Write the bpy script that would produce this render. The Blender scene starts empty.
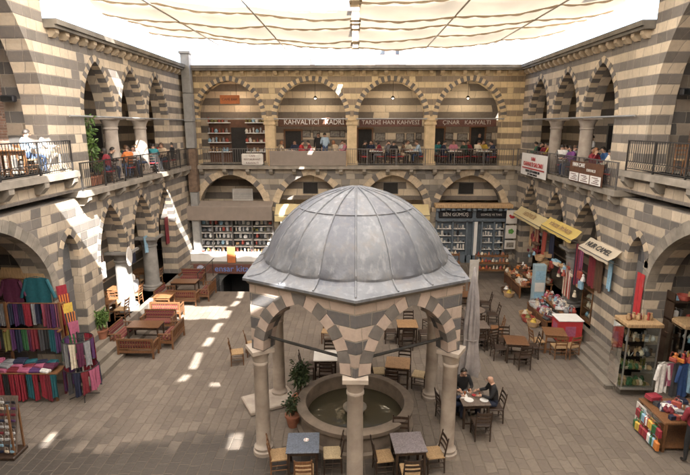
import bpy, math, random
from mathutils import Vector, Matrix
random.seed(7)
SC = bpy.context.scene
COL = SC.collection
R = math.radians
PI = math.pi

# ------------------------------------------------------------------ camera
cd = bpy.data.cameras.new('camera')
cam = bpy.data.objects.new('camera', cd)
COL.objects.link(cam)
cam.location = (0, 0, 8.2)
cam.rotation_euler = (R(90 - 12.7), 0, R(1.13))
cd.sensor_width = 36.0
cd.lens = 36.0 * 495 / 690
cd.clip_start = 0.1
cd.clip_end = 3000
SC.camera = cam

# ------------------------------------------------------------------ sky, sun, exposure
SUN = Vector((.47, -.87, 1.0)).normalized()          # direction towards the sun
elev = math.asin(SUN.z)
W = bpy.data.worlds.new('World')
SC.world = W
W.use_nodes = True
wn = W.node_tree.nodes
wl = W.node_tree.links
bg = wn['Background']
sky = wn.new('ShaderNodeTexSky')
sky.sky_type = 'NISHITA'
sky.sun_disc = False
sky.sun_elevation = elev
sky.sun_rotation = math.atan2(SUN.x, SUN.y)
sky.air_density = 1.0
sky.dust_density = 4.0
wl.new(sky.outputs[0], bg.inputs[0])
bg.inputs[1].default_value = 0.15
sl = bpy.data.lights.new('sun', 'SUN')
sl.energy = 5.0
sl.angle = R(0.5)
sl.color = (1.0, .96, .90)
so = bpy.data.objects.new('sun', sl)
COL.objects.link(so)
so.location = (10, -22, 40)
so.rotation_euler = SUN.to_track_quat('Z', 'Y').to_euler()
vs = SC.view_settings
vs.view_transform = 'Standard'
vs.look = 'None'
vs.gamma = 1.0
vs.use_curve_mapping = False
vs.exposure = 2.74
SC.cycles.max_bounces = 8
SC.cycles.diffuse_bounces = 5
SC.cycles.transmission_bounces = 6
SC.cycles.transparent_max_bounces = 8

# ------------------------------------------------------------------ mesh builder
class MB:
    def __init__(s):
        s.v = []; s.f = []; s.m = []
    def add(s, vs, fs, mi=0):
        b = len(s.v)
        s.v += [tuple(p) for p in vs]
        for f in fs:
            s.f.append([b + i for i in f]); s.m.append(mi)
        return s
    def box(s, x0, x1, y0, y1, z0, z1, mi=0, M=None):
        P = [(x0,y0,z0),(x1,y0,z0),(x1,y1,z0),(x0,y1,z0),(x0,y0,z1),(x1,y0,z1),(x1,y1,z1),(x0,y1,z1)]
        if M is not None: P = [M @ Vector(p) for p in P]
        return s.add(P, [(3,2,1,0),(4,5,6,7),(0,1,5,4),(1,2,6,5),(2,3,7,6),(3,0,4,7)], mi)
    def cbox(s, c, d, mi=0, rz=0, M=None):
        T = Matrix.Translation(c) @ Matrix.Rotation(rz, 4, 'Z')
        if M is not None: T = T @ M
        return s.box(-d[0]/2, d[0]/2, -d[1]/2, d[1]/2, -d[2]/2, d[2]/2, mi, T)
    def bevel_box(s, x0, x1, y0, y1, z0, z1, b=.01, mi=0, M=None):
        P = []
        for z, e in ((z0, b), (z0+b, 0), (z1-b, 0), (z1, b)):
            x_, X_, y_, Y_ = x0+e, x1-e, y0+e, y1-e
            c = b*.7
            P += [(x_+c,y_,z),(X_-c,y_,z),(X_,y_+c,z),(X_,Y_-c,z),(X_-c,Y_,z),(x_+c,Y_,z),(x_,Y_-c,z),(x_,y_+c,z)]
        F = [tuple(range(7,-1,-1)), tuple(range(24,32))]
        for k in range(3):
            for i in range(8):
                j = (i+1) % 8
                F.append((k*8+i, k*8+j, k*8+8+j, k*8+8+i))
        if M is not None: P = [M @ Vector(p) for p in P]
        return s.add(P, F, mi)
    def tube(s, p0, p1, r0, r1=None, n=8, mi=0):
        if r1 is None: r1 = r0
        p0 = Vector(p0); p1 = Vector(p1); d = (p1-p0)
        if d.length < 1e-6: return s
        q = d.to_track_quat('Z', 'Y')
        P = []
        for p, r in ((p0, r0), (p1, r1)):
            for i in range(n):
                a = 2*PI*i/n
                P.append(p + q @ Vector((r*math.cos(a), r*math.sin(a), 0)))
        F = [(i, (i+1) % n, n+(i+1) % n, n+i) for i in range(n)]
        F += [tuple(range(n-1,-1,-1)), tuple(range(n, 2*n))]
        return s.add(P, F, mi)
    def path(s, pts, r, n=6, mi=0):
        for a, b in zip(pts[:-1], pts[1:]): s.tube(a, b, r, r, n, mi)
        return s
    def lathe(s, prof, n=16, c=(0,0,0), mi=0, caps=True, M=None):
        P = []; F = []
        for r, z in prof:
            for i in range(n):
                a = 2*PI*i/n
                P.append(Vector((c[0]+r*math.cos(a), c[1]+r*math.sin(a), c[2]+z)))
        k = len(prof)
        for j in range(k-1):
            for i in range(n):
                F.append((j*n+i, j*n+(i+1) % n, (j+1)*n+(i+1) % n, (j+1)*n+i))
        if caps:
            F.append(tuple(range(n-1,-1,-1))); F.append(tuple((k-1)*n+i for i in range(n)))
        if M is not None: P = [M @ p for p in P]
        return s.add(P, F, mi)
    def ball(s, c, r, n=10, mi=0, sq=(1,1,1)):
        P = []; F = []; m = n//2+1
        for j in range(m):
            t = PI*j/(m-1)
            for i in range(n):
                a = 2*PI*i/n
                rr = max(math.sin(t), .02)
                P.append((c[0]+r*sq[0]*rr*math.cos(a), c[1]+r*sq[1]*rr*math.sin(a), c[2]-r*sq[2]*math.cos(t)))
        for j in range(m-1):
            for i in range(n):
                F.append((j*n+i, j*n+(i+1) % n, (j+1)*n+(i+1) % n, (j+1)*n+i))
        return s.add(P, F, mi)
    def mesh(s, name, mats, smooth=False):
        me = bpy.data.meshes.new(name)
        me.from_pydata(s.v, [], s.f)
        for m in (mats if isinstance(mats, (list, tuple)) else [mats]): me.materials.append(m)
        me.polygons.foreach_set('material_index', s.m)
        if smooth:
            me.polygons.foreach_set('use_smooth', [True]*len(s.f))
            try: me.set_sharp_from_angle(angle=R(42))
            except Exception: pass
        me.update()
        return me
    def build(s, name, mats, parent=None, smooth=False, off=None):
        if off is not None:
            s.v = [(p[0]-off[0], p[1]-off[1], p[2]-off[2]) for p in s.v]
        o = bpy.data.objects.new(name, s.mesh(name, mats, smooth))
        COL.objects.link(o)
        if parent is not None: o.parent = parent
        return o

def tag(o, label=None, cat=None, group=None, kind=None):
    if label: o['label'] = label
    if cat: o['category'] = cat
    if group: o['group'] = group
    if kind: o['kind'] = kind
    return o

def thing(name, label, cat, loc=(0,0,0), rz=0, group=None):
    o = bpy.data.objects.new(name, None)
    o.empty_display_size = .2
    COL.objects.link(o)
    o.location = loc
    o.rotation_euler = (0, 0, rz)
    return tag(o, label, cat, group)

def dup(root, loc, rz, label, group=None, scale=None):
    """copy of a thing with copies of its parts and sub-parts"""
    r = root.copy(); COL.objects.link(r)
    r.location = loc; r.rotation_euler = (0, 0, rz)
    if scale: r.scale = (scale,)*3
    r['label'] = label
    if group: r['group'] = group
    for ch in list(root.children):
        c = ch.copy(); COL.objects.link(c); c.parent = r
        for g in ch.children:
            d = g.copy(); COL.objects.link(d); d.parent = c
    return r

# ------------------------------------------------------------------ procedural materials
class NT:
    def __init__(s, name):
        s.mat = bpy.data.materials.new(name); s.mat.use_nodes = True
        s.n = s.mat.node_tree.nodes; s.l = s.mat.node_tree.links
        s.b = s.n['Principled BSDF']
    def new(s, t, **kw):
        n = s.n.new(t)
        for k, v in kw.items(): setattr(n, k, v)
        return n
    def put(s, sock, v):
        if hasattr(v, 'is_output') or isinstance(v, bpy.types.NodeSocket): s.l.new(v, sock)
        else:
            if isinstance(v, (tuple, list)) and len(v) == 3 and sock.type == 'RGBA': v = (*v, 1)
            sock.default_value = v
    def math(s, op, a, b=None, c=None, clamp=False):
        n = s.new('ShaderNodeMath', operation=op, use_clamp=clamp)
        s.put(n.inputs[0], a)
        if b is not None: s.put(n.inputs[1], b)
        if c is not None: s.put(n.inputs[2], c)
        return n.outputs[0]
    def mix(s, f, a, b, blend='MIX'):
        n = s.new('ShaderNodeMix', data_type='RGBA', blend_type=blend)
        s.put(n.inputs[0], f); s.put(n.inputs[6], a); s.put(n.inputs[7], b)
        return n.outputs[2]
    def noise(s, scale, detail=3, vec=None, rough=.55):
        n = s.new('ShaderNodeTexNoise')
        n.inputs['Scale'].default_value = scale; n.inputs['Detail'].default_value = detail
        n.inputs['Roughness'].default_value = rough
        if vec is not None: s.l.new(vec, n.inputs['Vector'])
        return n.outputs[0]
    def ramp(s, v, lo, hi, a=0., b=1.):
        n = s.new('ShaderNodeMapRange'); n.clamp = True
        s.put(n.inputs[0], v)
        for i, x in enumerate((lo, hi, a, b)): n.inputs[i+1].default_value = x
        return n.outputs[0]
    def pos(s): return s.new('ShaderNodeNewGeometry').outputs['Position']
    def obj(s): return s.new('ShaderNodeTexCoord').outputs['Object']
    def sep(s, v):
        n = s.new('ShaderNodeSeparateXYZ'); s.l.new(v, n.inputs[0]); return n.outputs
    def bump(s, h, dist=.01, strength=1.0):
        n = s.new('ShaderNodeBump'); n.inputs['Distance'].default_value = dist
        n.inputs['Strength'].default_value = strength
        s.l.new(h, n.inputs['Height']); s.l.new(n.outputs[0], s.b.inputs['Normal'])

def mat(name, col, rough=.7, var=.25, scale=6., metal=0., bump=0., col2=None, world=False, rnd=.0, spec=None):
    t = NT(name)
    v = t.pos() if world else t.obj()
    n = t.noise(scale, 4, v)
    c2 = col2 if col2 else tuple(max(0, x*(1-var)) for x in col)
    c1 = col if col2 else tuple(min(1, x*(1+var*.5)) for x in col)
    c = t.mix(t.ramp(n, .3, .7), c2, c1)
    if rnd:
        oi = t.new('ShaderNodeObjectInfo')
        k = t.ramp(oi.outputs['Random'], 0, 1, 1-rnd, 1+rnd)
        cc = t.new('ShaderNodeCombineXYZ')
        for i in range(3): t.l.new(k, cc.inputs[i])
        c = t.mix(1.0, c, cc.outputs[0], 'MULTIPLY')
    t.l.new(c, t.b.inputs['Base Color'])
    t.b.inputs['Metallic'].default_value = metal
    if spec is not None: t.b.inputs['Specular IOR Level'].default_value = spec
    n2 = t.noise(scale*3, 3, v)
    t.l.new(t.ramp(n2, .2, .8, rough*.85, min(1, rough*1.12)), t.b.inputs['Roughness'])
    if bump: t.bump(t.noise(scale*6, 4, v), bump)
    return t.mat

def wood(name, col, rough=.5, rnd=.12):
    t = NT(name)
    v = t.obj()
    mp = t.new('ShaderNodeMapping'); mp.inputs['Scale'].default_value = (14, 14, 2.2)
    t.l.new(v, mp.inputs[0])
    n = t.noise(2.2, 5, mp.outputs[0])
    oi = t.new('ShaderNodeObjectInfo')
    c = t.mix(t.ramp(n, .3, .7), tuple(x*.55 for x in col), tuple(min(1, x*1.2) for x in col))
    k = t.ramp(oi.outputs['Random'], 0, 1, 1-rnd, 1+rnd)
    cc = t.new('ShaderNodeCombineXYZ')
    for i in range(3): t.l.new(k, cc.inputs[i])
    c = t.mix(1.0, c, cc.outputs[0], 'MULTIPLY')
    t.l.new(c, t.b.inputs['Base Color'])
    t.b.inputs['Roughness'].default_value = rough
    t.bump(n, .002)
    return t.mat

def masonry(name, light, dark, course=.3, w=.62, ku=(1.0, 1.0), pd=.9, pl=.06, z0=0.0, mortar=(.26,.23,.19), every=2, grime=.5, gap=.014, vary=.35):
    """courses of dressed stone: every second course dark basalt, with odd stones out of place"""
    t = NT(name)
    P = t.pos()
    x, y, z = t.sep(P)
    u = t.math('ADD', t.math('MULTIPLY', x, ku[0]), t.math('MULTIPLY', y, ku[1]))
    wob = t.math('MULTIPLY', t.math('SUBTRACT', t.noise(.5, 2, P), .5), .03)
    r = t.math('DIVIDE', t.math('ADD', t.math('SUBTRACT', z, z0), wob), course)
    row = t.math('FLOOR', r); fr = t.math('FRACT', r)
    par = t.math('FLOORED_MODULO', row, float(every))
    odd = t.math('GREATER_THAN', par, every - 1.5)
    wr = t.new('ShaderNodeTexWhiteNoise', noise_dimensions='1D'); t.l.new(row, wr.inputs['W'])
    us = t.math('ADD', t.math('DIVIDE', u, w), t.math('MULTIPLY', wr.outputs[0], 3.7))
    us = t.math('ADD', us, t.math('MULTIPLY', t.math('SUBTRACT', t.noise(1.1, 1, P), .5), .5))
    cell = t.math('FLOOR', us); fu = t.math('FRACT', us)
    cv = t.new('ShaderNodeCombineXYZ'); t.l.new(cell, cv.inputs[0]); t.l.new(row, cv.inputs[1])
    wc = t.new('ShaderNodeTexWhiteNoise', noise_dimensions='2D'); t.l.new(cv.outputs[0], wc.inputs['Vector'])
    rnd = wc.outputs[0]
    cv2 = t.new('ShaderNodeCombineXYZ'); t.l.new(row, cv2.inputs[0]); t.l.new(cell, cv2.inputs[1]); cv2.inputs[2].default_value = 4.3
    wc2 = t.new('ShaderNodeTexWhiteNoise', noise_dimensions='3D'); t.l.new(cv2.outputs[0], wc2.inputs['Vector'])
    tone = wc2.outputs[0]
    isd = t.math('ADD', t.math('MULTIPLY', odd, t.math('LESS_THAN', rnd, pd)),
                 t.math('MULTIPLY', t.math('SUBTRACT', 1.0, odd), t.math('LESS_THAN', rnd, pl)))
    fine = t.noise(9, 5, P)
    lt = t.mix(tone, tuple(c*(1-vary) for c in light), tuple(min(1, c*(1+vary*.45)) for c in light))
    dk = t.mix(tone, tuple(c*(1-vary) for c in dark), tuple(c*(1+vary*1.0) for c in dark))
    c = t.mix(isd, lt, dk)
    c = t.mix(t.ramp(fine, .42, .8, 0, .3), c, tuple(x*.5 for x in light))
    big = t.noise(.45, 4, P)
    c = t.mix(t.ramp(big, .48, .78, 0, grime), c, (.17,.145,.125))
    mp = t.new('ShaderNodeMapping'); mp.inputs['Scale'].default_value = (2.2, 2.2, .22); t.l.new(P, mp.inputs[0])
    c = t.mix(t.ramp(t.noise(1.0, 4, mp.outputs[0]), .55, .78, 0, grime*.8), c, (.11,.095,.085))
    eu = t.math('MULTIPLY', t.math('MINIMUM', fu, t.math('SUBTRACT', 1.0, fu)), w)
    ez = t.math('MULTIPLY', t.math('MINIMUM', fr, t.math('SUBTRACT', 1.0, fr)), course)
    e = t.math('ADD', t.math('MINIMUM', eu, ez), t.math('MULTIPLY', t.math('SUBTRACT', t.noise(14, 4, P), .55), .03))
    m = t.ramp(e, gap*.4, gap, 1, 0)
    c = t.mix(t.math('MULTIPLY', m, .75), c, mortar)
    t.l.new(c, t.b.inputs['Base Color'])
    t.b.inputs['Roughness'].default_value = .9
    t.b.inputs['Specular IOR Level'].default_value = .25
    h = t.math('ADD', t.math('MULTIPLY', m, -1.0), t.math('MULTIPLY', t.noise(24, 4, P), .6))
    h = t.math('ADD', h, t.math('MULTIPLY', tone, .25))
    t.bump(h, .012, .8)
    return t.mat
# ------------------------------------------------------------------ stone and ground materials
M = {}
M['stone_up'] = masonry('ochre_striped_stone', (.68,.535,.325), (.25,.195,.14), course=.3, w=.34, pd=.93, pl=.02, z0=.02, grime=.22, vary=.16, mortar=(.42,.33,.22))
M['stone_side'] = masonry('buff_striped_stone', (.61,.51,.385), (.19,.17,.152), course=.3, w=.46, pd=.96, pl=.025, z0=.13, grime=.28, vary=.17, mortar=(.32,.28,.24))
M['stone_side_low'] = masonry('greyed_striped_stone', (.51,.43,.33), (.16,.147,.135), course=.3, w=.46, pd=.93, pl=.07, z0=.13, grime=.4, vary=.22, mortar=(.30,.26,.22))
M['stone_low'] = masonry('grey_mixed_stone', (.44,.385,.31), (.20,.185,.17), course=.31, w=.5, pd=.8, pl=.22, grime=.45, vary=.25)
M['stone_in'] = masonry('inner_striped_stone', (.70,.58,.43), (.20,.17,.145), course=.40, w=.9, pd=.98, pl=.01, z0=.2, grime=.2, vary=.14)
M['basalt'] = masonry('basalt_blocks', (.145,.145,.145), (.10,.10,.105), course=.38, w=.7, pd=.5, pl=.5, grime=.4, mortar=(.2,.19,.18))
M['jamb'] = masonry('shaded_jamb_stone', (.23,.19,.15), (.085,.08,.076), course=.36, w=.6, pd=.9, pl=.08, grime=.4, vary=.2)  # darker than the wall stone: the bay's shade is put into the colour
M['brick'] = masonry('old_brick_infill', (.22,.13,.095), (.17,.11,.085), course=.085, w=.26, pd=.6, pl=.4, grime=.5, mortar=(.24,.21,.18), gap=.012)
M['kiosk'] = masonry('pink_and_basalt_stone', (.43,.345,.29), (.105,.102,.105), course=.30, w=.55, ku=(1.12, .35), pd=1.0, pl=.0, z0=.16, grime=.2, vary=.18)
M['vo_light'] = mat('pale_arch_stone', (.52,.42,.30), .9, .3, 3, world=True, bump=.004)
M['vo_buff'] = mat('buff_arch_stone', (.60,.46,.28), .9, .25, 3, world=True, bump=.004)
M['vo_dark'] = mat('dark_arch_stone', (.155,.14,.128), .9, .3, 3, world=True, bump=.004)
M['vo_pink'] = mat('pinkish_arch_stone', (.41,.325,.275), .9, .22, 3, world=True, bump=.004)
M['trim'] = mat('weathered_ledge_stone', (.27,.24,.20), .92, .35, 2.2, world=True, bump=.006)
M['trim_dark'] = mat('cornice_stone', (.20,.18,.15), .95, .4, 1.6, world=True, bump=.008)
M['marble'] = mat('old_pale_column', (.46,.40,.34), .75, .22, 2.6, world=True, bump=.004, col2=(.30,.25,.21))
M['greycol'] = mat('grey_stone_column', (.23,.22,.205), .85, .3, 2.5, world=True, bump=.005)
M['plaster'] = mat('aged_plaster', (.5,.42,.32), .9, .25, 1.2, world=True, bump=.003)
M['ceil'] = mat('vault_plaster', (.55,.46,.36), .9, .3, .9, world=True)
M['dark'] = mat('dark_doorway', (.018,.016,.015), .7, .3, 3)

def paving():
    t = NT('basalt_paving')
    P = t.pos(); x, y, z = t.sep(P)
    wob = t.math('MULTIPLY', t.math('SUBTRACT', t.noise(.8, 2, P), .5), .10)
    cw, cl = .27, .43
    r = t.math('DIVIDE', t.math('ADD', x, wob), cw)
    row = t.math('FLOOR', r); fr = t.math('FRACT', r)
    wr = t.new('ShaderNodeTexWhiteNoise', noise_dimensions='1D'); t.l.new(row, wr.inputs['W'])
    us = t.math('ADD', t.math('DIVIDE', y, cl), t.math('MULTIPLY', wr.outputs[0], 5.3))
    us = t.math('ADD', us, t.math('MULTIPLY', t.math('SUBTRACT', t.noise(1.3, 1, P), .5), .7))
    cell = t.math('FLOOR', us); fu = t.math('FRACT', us)
    cv = t.new('ShaderNodeCombineXYZ'); t.l.new(cell, cv.inputs[0]); t.l.new(row, cv.inputs[1])
    wc = t.new('ShaderNodeTexWhiteNoise', noise_dimensions='2D'); t.l.new(cv.outputs[0], wc.inputs['Vector'])
    tone = wc.outputs[0]
    c = t.mix(tone, (.128,.105,.086), (.190,.158,.128))
    c = t.mix(t.ramp(t.noise(9, 6, P, .7), .42, .72, 0, .6), c, (.10,.085,.07))
    c = t.mix(t.ramp(t.noise(1.7, 5, P, .65), .5, .72, 0, .4), c, (.12,.10,.085))
    c = t.mix(t.ramp(t.noise(.35, 4, P), .42, .7, 0, .45), c, (.215,.177,.145))
    eu = t.math('MULTIPLY', t.math('MINIMUM', fu, t.math('SUBTRACT', 1.0, fu)), cl)
    er = t.math('MULTIPLY', t.math('MINIMUM', fr, t.math('SUBTRACT', 1.0, fr)), cw)
    e = t.math('ADD', t.math('MINIMUM', eu, er), t.math('MULTIPLY', t.math('SUBTRACT', t.noise(13, 3, P), .5), .022))
    m = t.ramp(e, .003, .017, 1, 0)
    # washed-down stones near the south side: a wet stain with a ragged, stone-by-stone edge
    edge = t.math('ADD', t.math('MULTIPLY', t.math('SUBTRACT', t.noise(.7, 3, P), .5), 3.2), t.math('MULTIPLY', tone, .7))
    lim = t.math('ADD', t.math('MULTIPLY', t.math('ABSOLUTE', t.math('ADD', x, 4.0)), -.10), 12.55)
    wet = t.ramp(t.math('SUBTRACT', lim, t.math('ADD', y, edge)), 0, .9, 0, 1)
    wet = t.math('MULTIPLY', wet, t.ramp(x, .6, 2.6, 1, 0))
    wet = t.math('MULTIPLY', wet, t.math('SUBTRACT', 1.0, t.math('MULTIPLY', m, .7)))
    c = t.mix(t.math('MULTIPLY', m, .45), c, (.215,.175,.14))
    c = t.mix(t.math('MULTIPLY', wet, .8), c, (.045,.040,.036))
    t.l.new(c, t.b.inputs['Base Color'])
    t.l.new(t.math('SUBTRACT', .82, t.math('MULTIPLY', wet, .38)), t.b.inputs['Roughness'])
    t.b.inputs['Specular IOR Level'].default_value = .35
    h = t.math('ADD', t.math('MULTIPLY', m, -1.0), t.math('MULTIPLY', t.noise(11, 4, P), .8))
    h = t.math('ADD', h, t.math('MULTIPLY', tone, .6))
    t.bump(h, .016, .9)
    return t.mat
M['paving'] = paving()
M['earth'] = mat('town_ground', (.2,.17,.14), .95, .3, .3, world=True)
M['step'] = masonry('worn_step_stone', (.215,.185,.15), (.17,.15,.125), course=5, w=1.1, pd=.5, pl=.5, grime=.5, ku=(.35,1.0), z0=-3)

# ------------------------------------------------------------------ ground, terraces, steps, stair pit
LX, RX, BY = -9.4, 9.15, 28.0
PIT = (-7.78, -5.25, 23.8, 27.1)
g = MB()
xs = [-13, PIT[0], PIT[1], 13]; ys = [-4, PIT[2], PIT[3], 32]
for i in range(3):
    for j in range(3):
        if i == 1 and j == 1: continue
        g.add([(xs[i],ys[j],0),(xs[i+1],ys[j],0),(xs[i+1],ys[j+1],0),(xs[i],ys[j+1],0)], [(0,1,2,3)])
tag(g.build('courtyard_ground', M['paving']), kind='structure')
g = MB()
for x0, x1, y0, y1 in ((-900,-13,-900,900),(13,900,-900,900),(-13,13,-900,-4),(-13,13,32,900)):
    g.add([(x0,y0,-.02),(x1,y0,-.02),(x1,y1,-.02),(x0,y1,-.02)], [(0,1,2,3)])
tag(g.build('town_ground', M['earth']), kind='structure')
g = MB()
a, b, c, d = PIT
g.add([(a,c,0),(b,c,0),(b,c,-.2),(a,c,-.2)], [(0,3,2,1)])
for k in range(12):                                     # flight going down towards the cellar arch
    y0 = c + k*.25; z = -.2*(k+1)
    g.add([(a,y0,z),(b,y0,z),(b,y0+.25,z),(a,y0+.25,z)], [(0,1,2,3)])
    g.add([(a,y0+.25,z),(b,y0+.25,z),(b,y0+.25,z-.2),(a,y0+.25,z-.2)], [(3,2,1,0)])
g.add([(a,c+3.0,-2.6),(b,c+3.0,-2.6),(b,d+3,-2.6),(a,d+3,-2.6)], [(0,1,2,3)])
g.add([(a,c,0),(a,d,0),(a,d,-2.6),(a,c,-2.6)], [(0,1,2,3)])
g.add([(b,c,0),(b,d,0),(b,d,-2.6),(b,c,-2.6)], [(3,2,1,0)])
tag(g.build('stair_pit', M['basalt']), kind='structure')
cellar = thing('cellar_arch', 'dark arched cellar entrance at the foot of sunken stairs under the blue lettered sign', 'archway', (-6.5,27.15,-2.6))
PZ = .5
g = MB()
g.box(-13, LX-.0+.25, 14.75, 32, -.1, PZ)               # left terrace
g.box(RX-.25, 13, 14.6, 32, -.1, PZ)
g.box(LX+.25, PIT[0]-.02, 27.25, 32, -.1, PZ); g.box(PIT[1]+.02, RX-.25, 27.25, 32, -.1, PZ)
g.box(PIT[0]-.02, PIT[1]+.02, 27.25, 32, .28, PZ)
tag(g.build('arcade_terrace', M['step']), kind='structure')
g = MB()
g.box(LX+.25, -8.72, 14.3, 18.9, -.1, .33); g.box(-8.72, -8.32, 14.1, 18.9, -.1, .165)
tag(g.build('west_steps', M['step']), kind='structure')
g = MB()
g.box(8.62, RX-.25, 14.5, 17.3, -.1, .37); g.box(8.32, 8.62, 14.5, 17.25, -.1, .25); g.box(8.02, 8.32, 14.5, 17.2, -.1, .125)
tag(g.build('east_steps', M['step']), kind='structure')

# ------------------------------------------------------------------ arcaded wings round the court
def curve(u, op):
    uc, a, zb, zs, za = op[:5]
    x = min(abs(u-uc), a)
    r = za - zs
    if r < 1e-4: return zs
    if r >= a:
        Rr = (a*a+r*r)/(2*a)
        return zs + math.sqrt(max(0, Rr*Rr-(x+Rr-a)**2))
    k = 1-(x/a)**2
    return zs + r*(.88*math.sqrt(max(0, k)) + .12*(1-x/a))

def arch_wall(mb, O, du, nr, u0, u1, z0, z1, ops, th, mi=0, seg=9, cuts=()):
    """wall with arched openings; du runs along it, nr points to the court"""
    du = Vector((du[0], du[1], 0)); nr = Vector((nr[0], nr[1], 0)); O = Vector((O[0], O[1], 0))
    zt = z1 if callable(z1) else (lambda u: z1)
    def pt(u, z, d): return O + du*u - nr*d + Vector((0, 0, z))
    us = {round(u0, 4), round(u1, 4)} | {round(c_, 4) for c_ in cuts}
    for op in ops:
        for k in range(2*seg+1):
            us.add(round(op[0]-op[1]*math.cos(PI*k/(2*seg)), 4))
    us = sorted(u for u in us if u0-1e-6 <= u <= u1+1e-6)
    flip = du.cross(Vector((0,0,1))).dot(nr) < 0
    def quad(P): mb.add(P[::-1] if flip else P, [(0,1,2,3)], mi)
    for ua, ub in zip(us[:-1], us[1:]):
        if ub-ua < 2e-4: continue
        um = (ua+ub)/2
        zT = zt(um)
        cur = (z0, z0)
        here = sorted([o for o in ops if o[0]-o[1] < um < o[0]+o[1]], key=lambda o: o[2])
        solid = []
        for op in here:
            if op[2] > max(cur)+1e-4: solid.append((cur, (op[2], op[2])))
            ca, cb = curve(ua, op), curve(ub, op)
            quad([pt(ua,ca,0), pt(ua,ca,th), pt(ub,cb,th), pt(ub,cb,0)])
            if op[2] > z0+1e-4: quad([pt(ua,op[2],0), pt(ub,op[2],0), pt(ub,op[2],th), pt(ua,op[2],th)])
            cur = (ca, cb)
        solid.append((cur, (zT, zT)))
        for lo, hi in solid:
            quad([pt(ua,lo[0],0), pt(ub,lo[1],0), pt(ub,hi[1],0), pt(ua,hi[0],0)])
            quad([pt(ub,lo[1],th), pt(ua,lo[0],th), pt(ua,hi[0],th), pt(ub,hi[1],th)])
        quad([pt(ua,zT,0), pt(ub,zT,0), pt(ub,zT,th), pt(ua,zT,th)])
    for op in ops:
        jl, jr = op[5] if len(op) > 5 else (1, 1)
        L, Rr = op[0]-op[1], op[0]+op[1]
        if jl: quad([pt(L,op[2],0), pt(L,op[2],th), pt(L,op[3],th), pt(L,op[3],0)])
        if jr: quad([pt(Rr,op[2],th), pt(Rr,op[2],0), pt(Rr,op[3],0), pt(Rr,op[3],th)])
    quad([pt(u0,z0,th), pt(u0,z0,0), pt(u0,zt(u0+.01),0), pt(u0,zt(u0+.01),th)])
    quad([pt(u1,z0,0), pt(u1,z0,th), pt(u1,zt(u1-.01),th), pt(u1,zt(u1-.01),0)])
    for c_ in cuts:
        za, zb = zt(c_-.01), zt(c_+.01)
        if abs(za-zb) > .01: quad([pt(c_,min(za,zb),0), pt(c_,min(za,zb),th), pt(c_,max(za,zb),th), pt(c_,max(za,zb),0)])

def arch_ring(O, du, nr, op, ring, mats, name, parent, off, n=None, proud=.018, alt=1, dp=.3):
    """wedge stones of one arch, light and dark in turn"""
    du = Vector((du[0], du[1], 0)); nr = Vector((nr[0], nr[1], 0)); O = Vector((O[0], O[1], 0))
    uc, a, zb, zs, za = op[:5]
    N = 60
    pts = [(uc-a*math.cos(PI*k/N), 0) for k in range(N+1)]
    pts = [(u, curve(u, op)) for u, _ in pts]
    L = [0]
    for p, q in zip(pts[:-1], pts[1:]): L.append(L[-1]+math.hypot(q[0]-p[0], q[1]-p[1]))
    n = n or max(9, int(L[-1]/.3) | 1)
    def at(s):
        for k in range(N):
            if L[k+1] >= s-1e-9:
                f = (s-L[k])/max(1e-9, L[k+1]-L[k])
                p, q = pts[k], pts[k+1]
                return (p[0]+(q[0]-p[0])*f, p[1]+(q[1]-p[1])*f)
        return pts[-1]
    mb = MB()
    rr = random.Random(int(uc*100)+int(za*10))
    def nrm(s):
        p, q = at(max(0, s-.12)), at(min(L[-1], s+.12))
        tx, tz = q[0]-p[0], q[1]-p[1]; l = math.hypot(tx, tz) or 1
        return (-tz/l, tx/l)
    g_ = .006
    for k in range(n):
        s0, s1 = L[-1]*k/n+g_, L[-1]*(k+1)/n-g_
        rg = ring*(1+rr.uniform(-.1, .12))
        P = []
        for s in (s0, (s0+s1)/2, s1):
            p = at(s); m = nrm(s)
            P.append(((p[0]-m[0]*.012, p[1]-m[1]*.012), (p[0]+m[0]*rg, p[1]+m[1]*rg)))
        V = []
        for d in (-proud, dp):
            for i in range(3): V.append(O+du*P[i][0][0]-nr*d+Vector((0,0,P[i][0][1])))
            for i in range(3): V.append(O+du*P[i][1][0]-nr*d+Vector((0,0,P[i][1][1])))
        F = [(0,1,4,3),(1,2,5,4),(6,9,10,7),(7,10,11,8),(0,6,7,1),(1,7,8,2),(3,4,10,9),(4,5,11,10),(0,3,9,6),(2,8,11,5)]
        mb.add(V, F, (k % 2) if alt else (1 if rr.random() < .3 else 0))
    me = mb
    o = me.build(name, mats, parent, off=off)
    # outward normals
    import bmesh
    bm = bmesh.new(); bm.from_mesh(o.data); bmesh.ops.recalc_face_normals(bm, faces=bm.faces); bm.to_mesh(o.data); bm.free()
    return o

def column(mb, x, y, z0, z1, r, base=True, cap=.45, mi=0, n=18):
    prof = []
    if base: prof += [(r*1.45, 0), (r*1.45, .1), (r*1.28, .13), (r*1.32, .2), (r*1.08, .25)]
    else: prof += [(r*1.02, 0)]
    h = z1-z0
    prof += [(r*1.02, .32 if base else .05), (r*.94, h-cap-.06), (r*1.06, h-cap-.03), (r*1.06, h-cap+.03), (r*.97, h-cap+.05)]
    prof += [(r*1.1, h-cap*.6), (r*1.38, h-cap*.25), (r*1.5, h-.1)]
    mb.lathe(prof, n, (x, y, z0), mi)
    s = r*1.5
    mb.box(x-s, x+s, y-s, y+s, z1-.1, z1, mi)

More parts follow.
